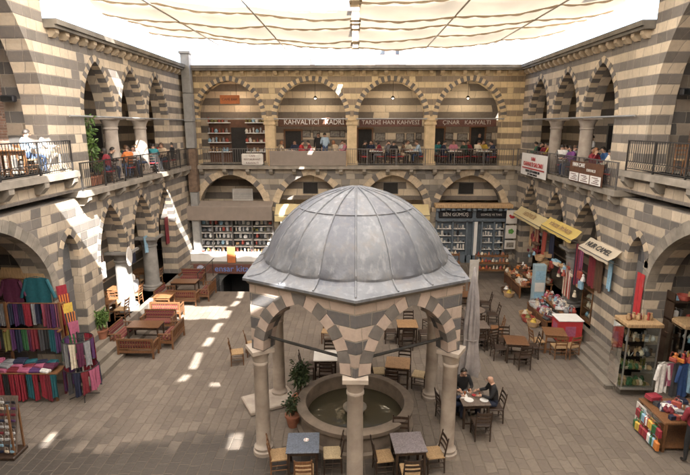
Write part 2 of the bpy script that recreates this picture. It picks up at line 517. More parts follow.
GZ, IZ, CZ = 6.06, 6.78, 11.36
def corbels(mb, O, du, nr, us, z0, z1, w, dep, mi=0):
    for u in us:
        p = Vector((O[0]+du[0]*u, O[1]+du[1]*u, 0)); n_ = Vector((nr[0], nr[1], 0)); d_ = Vector((du[0], du[1], 0))
        P = []
        for s in (-w/2, w/2):
            for dd, zz in ((-.02, z1), (dep, z1), (dep, z1-(z1-z0)*.45), (dep*.45, z0), (-.02, z0)):
                P.append(p+d_*s+n_*dd+Vector((0,0,zz)))
        F = [(0,1,2,3,4),(9,8,7,6,5)]+[(i, 5+i, 5+(i+1) % 5, (i+1) % 5) for i in range(5)]
        mb.add(P, F, mi)

def frange(a, b, n): return [a+(b-a)*i/(n-1) for i in range(n)]

def bx_uv(mb, O, du, nr, u0, u1, d0, d1, z0, z1, mi=0):
    """box along a wall: u along it, d out from it towards the court"""
    P = []
    for z in (z0, z1):
        for u, d in ((u0,d0),(u1,d0),(u1,d1),(u0,d1)):
            P.append((O[0]+du[0]*u+nr[0]*d, O[1]+du[1]*u+nr[1]*d, z))
    F = [(3,2,1,0),(4,5,6,7),(0,1,5,4),(1,2,6,5),(2,3,7,6),(3,0,4,7)]
    if du[0]*nr[1]-du[1]*nr[0] < 0: F = [f[::-1] for f in F]
    mb.add(P, F, mi)

# ---- back wing ------------------------------------------------------------
off = Vector((0, 28, 0))
BW = thing('courtyard_wing', 'two storey back wing facing the court, four broad ochre arches over grey ones', 'building', off)
O, du, nr = (0, 28), (1, 0), (0, -1)
UPB = [(-6.95,1.82), (-2.43,1.93), (2.0,1.84), (6.26,1.77)]
LOB = [(-7.03,1.93), (-2.56,1.84), (2.16,1.86), (6.56,1.87)]
zs_u, za_u = 8.62, 10.62
ops_u = [(c, a, GZ, zs_u, za_u, (i == 0, i == 3)) for i, (c, a) in enumerate(UPB)]
piers = []
for (c0, a0), (c1, a1) in zip(UPB[:-1], UPB[1:]):
    piers.append(((c0+a0+c1-a1)/2, (c1-a1-c0-a0)/2))
ops_p = [(c, a, GZ, zs_u, zs_u, (0, 0)) for c, a in piers]
mb = MB(); arch_wall(mb, O, du, nr, LX, RX, GZ-.02, 11.1, ops_u+ops_p, .7)
mb.build('upper_wall', M['stone_up'], BW, off=off)
ops_l = [(c, a, PZ, 3.4, 5.52) for c, a in LOB]
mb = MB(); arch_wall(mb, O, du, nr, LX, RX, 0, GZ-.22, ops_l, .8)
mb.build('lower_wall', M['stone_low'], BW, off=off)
for op in ops_u: arch_ring(O, du, nr, op, .24, [M['vo_buff'], M['vo_dark']], 'upper_arch', BW, off, n=37)
for op in ops_l: arch_ring(O, du, nr, op, .36, [M['vo_light'], M['vo_dark']], 'lower_arch', BW, off, n=25, alt=0)
for c, a in piers:
    mb = MB(); mb.box(c-.27, c+.27, 28.08, 28.62, GZ, zs_u-.35); mb.box(c-.33, c+.33, 28.02, 28.68, zs_u-.35, zs_u-.24)
    mb.box(c-.3, c+.3, 28.04, 28.66, zs_u-.24, zs_u-.12); mb.box(c-a-.04, c+a+.04, 27.985, 28.715, zs_u-.12, zs_u+.002)
    mb.box(c-.34, c+.34, 28.01, 28.69, GZ, GZ+.2)
    mb.build('pillar', M['vo_buff'], BW, off=off)
mb = MB()
mb.box(LX-.3, RX+.3, 27.62, 28.7, 11.1, 11.2); mb.box(LX-.3, RX+.3, 27.55, 28.75, 11.2, 11.36)
mb.build('cornice', M['trim_dark'], BW, off=off)
for q in frange(LX+.3, RX-.3, 31):
    mb = MB(); corbels(mb, O, du, nr, [q], 10.88, 11.1, .2, .22); mb.build('cornice_bracket', M['vo_buff'], BW, off=off)
mb = MB(); mb.box(LX+.38, RX-.38, 27.6, 31.0, GZ-.2, GZ); mb.box(LX-.3, RX+.3, 28.0, 31, GZ-.2, GZ-.004)
mb.build('gallery_floor', M['trim'], BW, off=off)
for q in frange(LX+.8, RX-.8, 14):
    mb = MB(); corbels(mb, O, du, nr, [q], GZ-.52, GZ-.2, .2, .36); mb.build('gallery_bracket', M['trim'], BW, off=off)
mb = MB(); mb.box(-12.9, 12.9, 30.3, 30.8, .5, 11.2)
mb.build('inner_wall', M['stone_in'], BW, off=off)
mb = MB(); mb.box(-12.9, 12.9, 28.7, 31.4, 10.95, 11.25); mb.box(LX-.3, RX+.3, 28.8, 31.0, 5.7, GZ-.21)
mb.build('ceiling', M['ceil'], BW, off=off)
mb = MB(); mb.box(-4.6, RX-.4, 29.0, 29.15, 3.95, 5.69); mb.build('tympanum_wall', M['stone_in'], BW, off=off)
for x in (-4.75, -.2, 4.2):                             # cross walls between the ground floor shops
    mb = MB(); mb.box(x-.15, x+.15, 28.8, 28.99, PZ, 5.7); mb.build('cross_wall', M['stone_in'], BW, off=off)
# round the cellar arch
mb = MB(); arch_wall(mb, (0, 27.15), du, nr, PIT[0], PIT[1], -2.6, .27, [(-6.5, 1.2, -2.6, -.75, .08)], .5)
cm = mb.build('arch_wall', M['basalt'], cellar, off=(-6.5,27.15,-2.6))
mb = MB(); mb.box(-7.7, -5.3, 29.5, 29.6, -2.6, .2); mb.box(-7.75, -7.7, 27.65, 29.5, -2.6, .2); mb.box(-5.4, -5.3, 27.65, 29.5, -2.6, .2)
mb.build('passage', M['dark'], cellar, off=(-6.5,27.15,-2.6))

# ---- side wings -----------------------------------------------------------
def side_wing(sx, label, X, iw_u, iw_l, brk, niche, arches, half, cols):
    off = Vector((X, 20, 0))
    T = thing('courtyard_wing', label, 'building', off)
    O, du, nr = (X, 0), (0, 1), (-sx, 0)
    zt = lambda u: 15.2 if u < brk else 11.1
    up = [(c, half, GZ, 8.55, 10.5, (i == 0, i == len(arches)-1)) for i, c in enumerate(arches)]
    pu = [((a+b)/2, (b-a)/2-half, GZ, 8.55, 8.55, (0, 0)) for a, b in zip(arches[:-1], arches[1:])]
    mb = MB(); arch_wall(mb, O, du, nr, 6.9, 28.0, GZ-.02 if False else GZ-.02, zt, up+pu+[(*iw_u, IZ, 8.3, 13.2)], .7, cuts=(brk,))
    mb.build('upper_wall', M['stone_side'], T, off=off)
    lo = [(c, half, PZ, 3.1, 5.3, (i == 0, i == len(arches)-1)) for i, c in enumerate(arches)]
    pl_ = [((a+b)/2, (b-a)/2-half, PZ, 3.1, 3.1, (0, 0)) for a, b in zip(arches[:-1], arches[1:])]
    nic = (niche, .52, PZ, 3.85, 4.75)
    mb = MB(); arch_wall(mb, O, du, nr, 6.9, 28.0, 0, GZ-.22, lo+pl_+[nic, (*iw_l, 0, 3.2, 5.72)], .8)
    mb.build('lower_wall', M['stone_side_low'], T, off=off)
    mb = MB(); bx_uv(mb, O, du, nr, niche-.51, niche+.51, -.5, -.35, PZ, 4.9); mb.build('niche_back', M['basalt'], T, off=off)
    for op in up: arch_ring(O, du, nr, op, .2, [M['vo_light'], M['vo_dark']], 'upper_arch', T, off, n=25)
    for op in lo: arch_ring(O, du, nr, op, .2, [M['vo_light'], M['vo_dark']], 'lower_arch', T, off, n=25)
    arch_ring(O, du, nr, (*iw_l, 0, 3.2, 5.72), .34, [M['trim'], M['trim_dark']], 'iwan_arch', T, off, n=33, alt=0)
    arch_ring(O, du, nr, nic, .2, [M['vo_light'], M['vo_dark']], 'niche_arch', T, off, dp=.2)
    for p in pu:
        mb = MB(); column(mb, X+sx*.35, p[0], GZ, 8.55, .27); mb.build('gallery_column', M['marble'], T, True, off=off)
    for p in pl_:
        mb = MB(); column(mb, X+sx*.4, p[0], PZ, 3.1, .34); mb.build('arcade_column', M['greycol'], T, True, off=off)
    mb = MB(); bx_uv(mb, O, du, nr, brk+.02, 28.0, -.7, .34, 11.1, 11.2); bx_uv(mb, O, du, nr, brk+.02, 27.6, -.75, .42, 11.2, 11.36)
    mb.build('cornice', M['trim_dark'], T, off=off)
    for q in frange(brk+.3, 27.5, 21):
        mb = MB(); corbels(mb, O, du, nr, [q], 10.86, 11.1, .2, .24); mb.build('cornice_bracket', M['vo_light'], T, off=off)
    mb = MB(); bx_uv(mb, O, du, nr, brk+.55, 27.6, -3.2, .38, GZ-.2, GZ); bx_uv(mb, O, du, nr, brk+.55, 31, -3.2, -.7, GZ-.198, GZ-.002)
    mb.build('gallery_floor', M['trim'], T, off=off)
    for q in frange(brk+.9, 27.0, 9):
        mb = MB(); corbels(mb, O, du, nr, [q], GZ-.52, GZ-.2, .2, .36); mb.build('gallery_bracket', M['trim'], T, off=off)
    mb = MB(); bx_uv(mb, O, du, nr, 7.0, brk+.45, -4.4, .36, IZ-.2, IZ)
    mb.build('iwan_floor', M['trim'], T, off=off)
    for q in frange(8.2, brk+.2, 6):
        mb = MB(); corbels(mb, O, du, nr, [q], IZ-.55, IZ-.2, .22, .34); mb.build('iwan_bracket', M['trim'], T, off=off)
    mb = MB(); bx_uv(mb, O, du, nr, brk+.6, 31.4, -3.5, -3.2, 0, 11.1); mb.build('inner_wall', M['stone_in'], T, off=off)
    mb = MB(); bx_uv(mb, O, du, nr, brk+.6, 31, -3.2, -.7, 10.95, 11.25); bx_uv(mb, O, du, nr, brk+.6, 31, -3.2, -.8, 5.6, GZ-.21)
    mb.build('ceiling', M['ceil'], T, off=off)
    e1, e0 = iw_u[0]+iw_u[1]+.12, iw_l[0]+iw_l[1]+.12
    mb = MB(); bx_uv(mb, O, du, nr, e1, e1+.3, -4.4, -1.35, IZ, 14.6); bx_uv(mb, O, du, nr, e0, e0+.3, -4.4, -1.7, 0, IZ-.2)
    mb.build('iwan_side_wall', M['brick'], T, off=off)
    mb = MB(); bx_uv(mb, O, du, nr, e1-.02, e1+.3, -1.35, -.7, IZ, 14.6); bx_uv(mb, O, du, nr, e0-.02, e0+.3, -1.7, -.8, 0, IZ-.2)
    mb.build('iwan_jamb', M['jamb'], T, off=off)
    mb = MB(); bx_uv(mb, O, du, nr, 6.9, e1+.3, -4.7, -4.4, 0, 15.2); bx_uv(mb, O, du, nr, 6.9, e1+.3, -4.4, -.7, 14.6, 15.2); bx_uv(mb, O, du, nr, 6.9, 7.0, -4.4, -.7, 0, 14.6)
    mb.build('iwan_shell', M['brick'], T, off=off)
    mb = MB(); bx_uv(mb, O, du, nr, e1-.012, e1+.02, -4.3, -2.0, IZ, 9.1); mb.build('iwan_door', M['dark'], T, off=off)
    mb = MB(); bx_uv(mb, O, du, nr, -1.0, 6.9, -.9, 0, 0, 12.5); mb.build('south_end_wall', M['stone_side'], T, off=off)
    return T
LA = [18.62, 21.45, 24.15]
RA = [19.4, 22.5, 25.7]
side_wing(-1, 'left hand wing with three pointed gallery arches, potted tree behind its railing', LX, (11.6, 3.75), (11.55, 2.98), 15.75, 15.7, LA, 1.12, None)
side_wing(1, 'right hand wing with white columned arches above the yellow shop awnings', RX, (12.1, 3.9), (11.95, 3.05), 16.3, 15.72, RA, 1.25, None)
so_ = thing('courtyard_wing', 'striped stone south wing closing the court behind the viewer', 'building', (0,-1.2,0))
mb = MB(); mb.box(LX-.9, RX+.9, -1.8, -1.0, 0, 12.5); mb.build('wall', M['stone_side'], so_, off=(0,-1.2,0))
# ------------------------------------------------------------------ fountain kiosk in the middle of the court
def lead(name, k=1.0, b=1.0):
    t = NT(name)
    P = t.pos()
    n = t.noise(1.1, 5, P, .6)
    c = t.mix(t.ramp(n, .35, .68), (.110*k,.117*k,.133*k*b), (.178*k,.187*k,.204*k*b))
    mp = t.new('ShaderNodeMapping'); mp.inputs['Scale'].default_value = (5, 5, .7); t.l.new(P, mp.inputs[0])
    s = t.noise(1.6, 5, mp.outputs[0])
    c = t.mix(t.ramp(s, .5, .72, 0, .6), c, (.265*k,.272*k,.286*k))
    c = t.mix(t.ramp(t.noise(2.2, 6, P, .72), .52, .7, 0, .6), c, (.15,.132,.118))
    t.l.new(c, t.b.inputs['Base Color'])
    t.b.inputs['Metallic'].default_value = .25
    t.l.new(t.ramp(n, .3, .7, .42, .68), t.b.inputs['Roughness'])
    t.bump(t.math('ADD', t.noise(2.5, 3, P), t.math('MULTIPLY', t.noise(14, 4, P), .25)), .03, .5)
    return t.mat
M['lead'] = lead('grey_lead_sheet'); M['lead_dark'] = lead('bluish_lead_sheet', .8, 1.05); M['lead_pale'] = lead('pale_lead_sheet', 1.16, .98)
M['iron'] = mat('dark_iron', (.05,.048,.045), .6, .3, 8, metal=.6)
KC = Vector((0.03, 12.56, 0))
K = thing('fountain_kiosk', 'six columned fountain kiosk in pink and black striped stone under a grey lead dome', 'kiosk', KC)
KR = 2.76
def hexp(r, k): return Vector((r*math.sin(k*PI/3), -r*math.cos(k*PI/3), 0))
ZC, ZE = 2.93, 4.68
wallmb = MB()
for k in range(6):
    p, q = hexp(KR+.14, k), hexp(KR+.14, k+1)
    d = (q-p); L = d.length; d.normalize()
    mid = (p+q)/2; n_ = mid.normalized()
    half = L/2-.36
    op = (L/2, half, ZC, ZC+.02, ZC+1.42)
    e0, e1 = .0, L
    # walls mitred at the corners: build flat, thickness .44, trimmed by hexagon geometry
    th = .44
    mb = MB(); arch_wall(mb, (p.x, p.y), (d.x, d.y), (n_.x, n_.y), 0, L, ZC, ZE-.1, [op], th, seg=10)
    # mitre: slide back-face points towards the middle
    V = []
    for v in mb.v:
        vv = Vector(v); rel = vv-p; uu = rel.dot(d); dd = -(rel.dot(n_))
        lim = dd*math.tan(PI/6)
        if uu < lim: vv += d*(lim-uu)
        if uu > L-lim: vv -= d*(uu-(L-lim))
        V.append(vv)
    wallmb.add(V, mb.f)
    arch_ring((p.x+KC.x, p.y+KC.y), (d.x, d.y), (n_.x, n_.y), op, .27, [M['vo_pink'], M['vo_dark']], 'arch', K, KC, n=15, proud=.02, dp=.25)
    # tie rod across the springing
    mb = MB()
    a_, b_ = hexp(KR-.06, k), hexp(KR-.06, k+1)
    mb.tube(a_+Vector((0,0,ZC+.32)), b_+Vector((0,0,ZC+.32)), .035, .035, 8)
    mb.build('tie_rod', M['iron'], K)
    # column
    c = hexp(KR-.06, k)
    mb = MB(); column(mb, 0, 0, .0, ZC-.0, .185, True, .42, n=24)
    co = mb.build('column', M['marble'], K, True); co.location = c; co.rotation_euler = (0, 0, k*PI/3)
import bmesh
def fix_normals(o):
    bm = bmesh.new(); bm.from_mesh(o.data); bmesh.ops.remove_doubles(bm, verts=bm.verts, dist=.0005)
    bmesh.ops.recalc_face_normals(bm, faces=bm.faces); bm.to_mesh(o.data); bm.free()
wo = wallmb.build('arcade_wall', M['kiosk'], K)
mb = MB()                                                # eaves slab, dark underside board
P = [hexp(KR+.17, k) for k in range(6)]; Q = [hexp(KR+.24, k) for k in range(6)]
mb.add([p+Vector((0,0,ZE-.1)) for p in P]+[p+Vector((0,0,ZE)) for p in Q]+[hexp(1.5, k)+Vector((0,0,ZE-.1)) for k in range(6)],
       [(k, (k+1) % 6, 6+(k+1) % 6, 6+k) for k in range(6)]+[((k+1) % 6, k, 12+k, 12+(k+1) % 6) for k in range(6)])
mb.build('eaves', M['trim_dark'], K)
# lead roof: hexagonal skirt flowing up into a twelve sided dome
mb = MB(); N = 18
def hex_r(a, r):                                         # radius of the hexagon (corner radius r) in direction a (0 = a corner)
    m = ((a + PI/6) % (PI/3)) - PI/6
    return r*math.cos(PI/6)/math.cos(PI/6-abs(m))
SUB = 4; NN = N*SUB
rd = 2.2; zb = 5.08; zt = 6.68
def dome_r(a, r):                                        # slightly bulged panels between the seams
    m = (a % (2*PI/N))/(2*PI/N)
    return r*(1-.018*math.sin(PI*m)*0 + .0) * (1 - .02*(1-math.sin(PI*m)))
rings = []
sk = [(0, KR+.28, ZE+.0, 1.), (.02, KR+.28, ZE+.05, 1.)]
for k in range(NN+0):
    pass
def ring(fn): return [fn(2*PI*i/NN) for i in range(NN)]
def pol(a, r, z): return (r*math.sin(a), -r*math.cos(a), z)
rings.append(ring(lambda a: pol(a, hex_r(a, KR+.30), ZE)))
rings.append(ring(lambda a: pol(a, hex_r(a, KR+.30), ZE+.06)))
PROF = [(2.62,4.765),(2.46,4.84),(2.36,4.93),(2.30,5.02),(2.25,5.16),(2.18,5.34),(2.06,5.56),(1.89,5.79),(1.68,6.0),(1.43,6.2),(1.13,6.38),(.81,6.52),(.48,6.62),(.22,6.675),(.06,6.69)]
def scal(a): return math.sin(PI*((a % (2*PI/N))/(2*PI/N)))
for f in (.3, .6):
    def fn(a, f=f):
        r0 = hex_r(a, KR+.30); r = r0+(PROF[0][0]-r0)*f
        return pol(a, r, ZE+.06+(PROF[0][1]-ZE-.06)*f)
    rings.append(ring(fn))
for q, (r_, z_) in enumerate(PROF):
    def fn(a, r_=r_, z_=z_, q=q):
        m = scal(a)
        k = 1+(.010*m if q > 2 else 0)
        d = {2:.03, 3:.06, 4:.02}.get(q, .0)                # sheets dressed down over the skirt in shallow scallops
        return pol(a, r_*k + (.055 if q == 3 else 0), z_ - d*m)
    rings.append(ring(fn))
V = [p for r_ in rings for p in r_]
F = []
for j in range(len(rings)-1):
    for i in range(NN):
        F.append((j*NN+i, j*NN+(i+1) % NN, (j+1)*NN+(i+1) % NN, (j+1)*NN+i))
F.append(tuple((len(rings)-1)*NN+i for i in range(NN)))
mb.add(V, F)
rp = random.Random(4); pm = [rp.choice((0,0,1,2)) for _ in range(N)]
for q in range(len(mb.f)-1):
    jj, ii = divmod(q, NN)
    mb.m[q] = pm[ii//SUB] if 5 <= jj < 15 else (0 if jj < 4 else pm[(ii//SUB+5) % N] if jj >= 15 else 0)
ro = mb.build('dome_roof', [M['lead'], M['lead_dark'], M['lead_pale']], K, True)
for k in range(N):                                       # rolled seams
    i = k*SUB
    mb = MB()
    pts = [Vector(rings[j][i]) for j in range(2, len(rings))]
    pts = [p+Vector((0,0,.012)) for p in pts]
    mb.path(pts, .022, 6)
    mb.build('seam', M['lead'], ro, True)
mb = MB()
mb.path([Vector(rings[13][i % NN])*1.002 for i in range(NN+1)], .012, 5)
mb.build('lap_joint', M['lead'], ro, True)
mb = MB(); mb.lathe([(.26, -.03), (.2, .0), (.1, .02), (.01, .025)], 16, (0,0,6.69)); mb.build('cap', M['lead'], ro, True)

# basin
M['water'] = (lambda t: (t.put(t.b.inputs['Base Color'], (.055,.050,.032)), t.put(t.b.inputs['Roughness'], .08), t.bump(t.noise(3, 2, t.pos()), .02, .3), t.mat)[3])(NT('murky_water'))
B = thing('fountain_basin', 'low round stone basin with murky water between the kiosk columns', 'fountain', KC)
mb = MB()
mb.lathe([(1.64,0),(1.64,.1),(1.53,.12),(1.53,.5),(1.62,.56),(1.64,.68),(1.59,.72),(1.38,.72),(1.345,.66),(1.34,.2),(1.3,.1)], 48, caps=False)
M['basin'] = mat('damp_basin_stone', (.20,.16,.125), .8, .4, 2.4, world=True, bump=.006)
mb.build('rim', M['basin'], B, True)
mb = MB(); mb.lathe([(1.0,.32),(1.345,.32)], 48, caps=False); mb.lathe([(.0,.32),(1.0,.32)], 48, caps=False); mb.build('water', M['water'], B)
mb = MB(); mb.lathe([(.24,.1),(.2,.35),(.3,.42),(.34,.5),(.3,.52),(.06,.5),(.05,.62),(.0,.64)], 18); mb.build('spout', M['trim'], B, True)
s = MB(); s.bevel_box(-.75,.75,-.5,.5,0,.14,.03)
o = s.build('stone_slab', M['marble']); o.location = (-2.55,13.55,0); o.rotation_euler = (0,0,.5)
tag(o, 'low pale stone slab lying beside the rear left kiosk column', 'slab')
# ------------------------------------------------------------------ cloth awning over the court
def cloth_mat(name, col, tr=.5):
    t = NT(name)
    P = t.pos()
    n = t.noise(1.2, 4, P)
    c = t.mix(t.ramp(n, .3, .7), tuple(x*.9 for x in col), col)
    out = t.n['Material Output']
    d = t.new('ShaderNodeBsdfDiffuse'); tl = t.new('ShaderNodeBsdfTranslucent'); mx = t.new('ShaderNodeMixShader')
    t.l.new(c, d.inputs[0]); t.l.new(c, tl.inputs[0]); mx.inputs[0].default_value = tr
    t.l.new(d.outputs[0], mx.inputs[1]); t.l.new(tl.outputs[0], mx.inputs[2]); t.l.new(mx.outputs[0], out.inputs[0])
    t.n.remove(t.b)
    return t.mat
M['canopy'] = cloth_mat('cream_awning_cloth', (.50,.42,.31), .25)
M['canopy_unseen'] = cloth_mat('white_awning_cloth', (.85,.79,.69), .58)  # for unseen near awnings: whiter, more translucent cloth invented to light the court
M['hem'] = cloth_mat('doubled_awning_hem', (.40,.32,.235), .3)
M['cable'] = mat('steel_cable', (.36,.32,.27), .5, .2, 8, metal=.5)
PER = 2.3
def can_z(x, y, y1):
    base = 12.25 + 0.62*(x/9.2)**2
    yy = y1-y+.12*math.sin(x*.55)+.05*math.sin(x*1.9)
    f = (yy % PER)/PER; k = math.floor(yy/PER)
    amp = .24+.09*math.sin(k*2.3+x*.31)
    bay = -.10*abs(math.sin(PI*x/3.55))                   # sag between the cables
    crease = .010*math.sin(x*6.1+y*2.3+2*math.sin(y*1.7))+.014*math.sin(x*2.7-y*3.9)
    return base + bay + crease - amp*math.sin(PI*f)**.8
HOLES = []
def hole(gx, gy, w, l):       # slot in the cloth that throws a fleck of sun on the paving at (gx, gy)
    x = gx+.47*12.5; y = gy-.87*12.5
    HOLES.append((x-w/2, x+w/2, y-l/2, y+l/2))
hole(-3.35, 12.0, .3, .5); hole(-4.4, 14.9, .75, .2); hole(-8.3, 11.9, .2, .5)
def panel(x0, x1, y0, y1, label, cm='canopy_unseen'):
    nx = int((x1-x0)/.18); ny = int((y1-y0)/.175)
    V = []; F = []
    for j in range(ny+1):
        y = y0+(y1-y0)*j/ny
        for i in range(nx+1):
            x = x0+(x1-x0)*i/nx
            e = .05*math.sin(x*5.2) if j in (0, ny) else 0
            V.append((x, y+e, can_z(x, y, 27.0)))
    for j in range(ny):
        for i in range(nx):
            xc = x0+(x1-x0)*(i+.5)/nx; yc = y0+(y1-y0)*(j+.5)/ny
            if any(h[0] < xc < h[1] and h[2] < yc < h[3] for h in HOLES): continue
            a = j*(nx+1)+i
            F.append((a, a+1, a+nx+2, a+nx+1))
    mb = MB(); mb.add(V, F)
    T = thing('awning', label, 'awning', ((x0+x1)/2, (y0+y1)/2, 12.3), 0, 'cream cloth awnings strung over the court')
    mb.build('cloth', M[cm], T, True, off=T.location)
    y = 27.0
    while y > y0+.1:
        if y <= y1+.01 and y-PER*.5 > y0+.05:                # sewn hem along the bottom of each fold, with a scalloped edge
            hem = MB(); n = 96; V = []
            for i in range(n+1):
                x = x0+(x1-x0)*i/n; zz = can_z(x, y-PER*.5, 27.0)+.012
                V += [(x, y-PER*.5-.02, zz), (x, y-PER*.5-.035, zz-.055-.04*abs(math.sin(x*5.2)))]
            hem.add(V, [(2*i, 2*i+1, 2*i+3, 2*i+2) for i in range(n)])
            hem.build('hem', M['hem'], T, off=T.location)
        y -= PER
    return T
XE = 10.2
panel(-XE, -.13, 18.25, 27.0, 'cream cloth awning sagging in folds over the back left of the court', 'canopy')
panel(.13, XE, 15.8, 27.0, 'cream cloth awning sagging in folds over the right half of the court', 'canopy')
panel(-XE, -.13, 11.25, 17.6, 'unseen white cloth awning over the middle left of the court')
panel(.13, 12.4, 11.3, 15.8, 'unseen white cloth awning over the near middle of the right half of the court')  # both unseen right-hand panels reach past the wall to block sun
panel(-XE, .16, -1.2, 4.2, 'unseen white cloth awning close over the near left of the court')
panel(-XE, -.13, 4.2, 9.7, 'unseen white cloth awning over the near left of the court')
panel(.13, 12.4, -1.2, 11.3, 'unseen white cloth awning over the near right of the court')
lace = thing('lacing_strap', 'row of cloth straps lacing the left and right awnings together down the middle', 'strap', (0, 12, 12.2))
y = -1.0
while y < 27:
    mb = MB(); ln = .55 if int(y*10) % 3 else .42
    z = can_z(0, y, 27.0)-.03
    mb.box(-.2, .2, y, y+ln, z, z+.015)
    if y > 4.2: mb.build('strap', M['canopy'], lace, off=lace.location)
    y += 1.45
for x in (-7.1, -3.55, 3.55, 7.1):
    mb = MB()
    pts = [Vector((x, -1+28.6*i/40, can_z(x, 27.0, 27.0)+.02-.25*math.sin(PI*i/40))) for i in range(41)]
    mb.path([Vector((p.x, p.y, 12.25+0.62*(x/9.2)**2-.32)) for p in pts], .03, 6)
    o = mb.build('awning_cable', M['cable'])
    tag(o, {-7.1:'steel awning cable nearest the left wall', -3.55:'steel awning cable left of the laced middle seam', 3.55:'steel awning cable right of the laced middle seam', 7.1:'steel awning cable nearest the right wall'}[x], 'cable', 'cables carrying the awnings')
# ------------------------------------------------------------------ furniture
M['w_dark'] = wood('dark_stained_wood', (.050,.030,.020), .45)
M['w_mid'] = wood('brown_varnished_wood', (.20,.095,.042), .42)
M['w_orange'] = wood('orange_varnished_wood', (.165,.078,.036), .38)
M['w_honey'] = wood('honey_wood', (.36,.21,.10), .5)
M['rush'] = mat('woven_rush_seat', (.36,.235,.12), .85, .35, 40, bump=.004)
M['rush_y'] = mat('pale_rush_seat', (.46,.36,.22), .85, .3, 40, bump=.004)
M['blue_paint'] = wood('blue_grey_painted_top', (.13,.15,.19), .4)
M['mauve_paint'] = wood('mauve_grey_painted_top', (.235,.205,.215), .42)
M['grey_top'] = wood('grey_brown_table_top', (.17,.13,.105), .45)
M['white_cloth'] = mat('white_tablecloth', (.72,.70,.66), .8, .1, 5)
M['red_cloth'] = mat('red_seat_cloth', (.36,.03,.035), .85, .25, 20)
M['glass'] = (lambda t: (t.put(t.b.inputs['Base Color'], (.9,.95,.93)), t.put(t.b.inputs['Roughness'], .03), t.put(t.b.inputs['Transmission Weight'], 1.0), t.put(t.b.inputs['IOR'], 1.12), t.mat)[4])(NT('clear_glass'))

def chair_proto(wood_m, seat_m, label, group=None):
    """ladder-back chair facing +Y"""
    T = thing('chair', label, 'chair', (0,0,-50), 0, group)
    hw, hd, sh, bh = .21, .20, .45, .92
    for sx in (-1, 1):
        mb = MB(); mb.tube((sx*hw, hd, 0), (sx*hw, hd, sh+.01), .019, .022, 8); mb.build('leg', wood_m, T)
        mb = MB(); mb.tube((sx*hw*.95, -hd-.02, 0), (sx*hw*.95, -hd, sh), .019, .022, 8); mb.tube((sx*hw*.95, -hd, sh-.01), (sx*hw*.92, -hd-.09, bh), .022, .016, 8)
        mb.build('leg', wood_m, T)
    mb = MB()
    mb.bevel_box(-hw-.02, hw+.02, -hd-.01, hd+.02, sh-.035, sh+.012, .012); mb.build('seat', seat_m, T)
    mb = MB()
    for z, h in ((.56,.05),(.68,.055),(.80,.075)):
        t_ = (z-sh)/(bh-sh)
        n = 5
        for i in range(n):
            a, b = -1+2*i/n, -1+2*(i+1)/n
            ya = -hd-.09*t_-.02*(1-a*a); yb = -hd-.09*t_-.02*(1-b*b)
            mb.add([(a*hw*.93,ya-.007,z),(b*hw*.93,yb-.007,z),(b*hw*.93,yb-.007,z+h),(a*hw*.93,ya-.007,z+h),
                    (a*hw*.93,ya+.007,z),(b*hw*.93,yb+.007,z),(b*hw*.93,yb+.007,z+h),(a*hw*.93,ya+.007,z+h)],
                   [(0,1,2,3),(5,4,7,6),(3,2,6,7),(1,0,4,5)])
    mb.build('backrest', wood_m, T)
    mb = MB()
    for z in (.16, .29):
        for sx in (-1, 1): mb.tube((sx*hw, hd, z), (sx*hw*.95, -hd-.01, z), .011, .011, 6)
        mb.tube((-hw, hd, z+.04), (hw, hd, z+.04), .011, .011, 6); mb.tube((-hw, -hd-.01, z+.03), (hw, -hd-.01, z+.03), .011, .011, 6)
    mb.build('stretcher', wood_m, T)
    return T

def table_proto(name, top_m, leg_m, label, w=.75, d=.75, h=.75, rnd=False):
    T = thing(name, label, 'table', (0,0,-50))
    mb = MB()
    if rnd: mb.lathe([(w/2-.01,h-.035),(w/2,h-.028),(w/2,h-.008),(w/2-.01,h)], 28)
    else: mb.bevel_box(-w/2, w/2, -d/2, d/2, h-.035, h, .006)
    mb.build('tabletop', top_m, T)
    k = .62 if rnd else 1
    for sx in (-1, 1):
        for sy in (-1, 1):
            mb = MB(); x, y = sx*(w/2-.06)*k, sy*(d/2-.06)*k
            mb.bevel_box(x-.028, x+.028, y-.028, y+.028, 0, h-.036, .004); mb.build('leg', leg_m, T)
    mb = MB(); a, b = (w/2-.06)*k, (d/2-.06)*k
    for s in (-1, 1):
        mb.box(-a+.029, a-.029, s*b-.011, s*b+.011, h-.13, h-.037); mb.box(s*a-.011, s*a+.011, -b+.029, b-.029, h-.13, h-.037)
    mb.build('apron', leg_m, T)
    for s in (-1, 1):
        mb = MB(); mb.box(-a+.029, a-.029, s*b-.014, s*b+.014, .14, .18); mb.build('stretcher', leg_m, T)
    return T

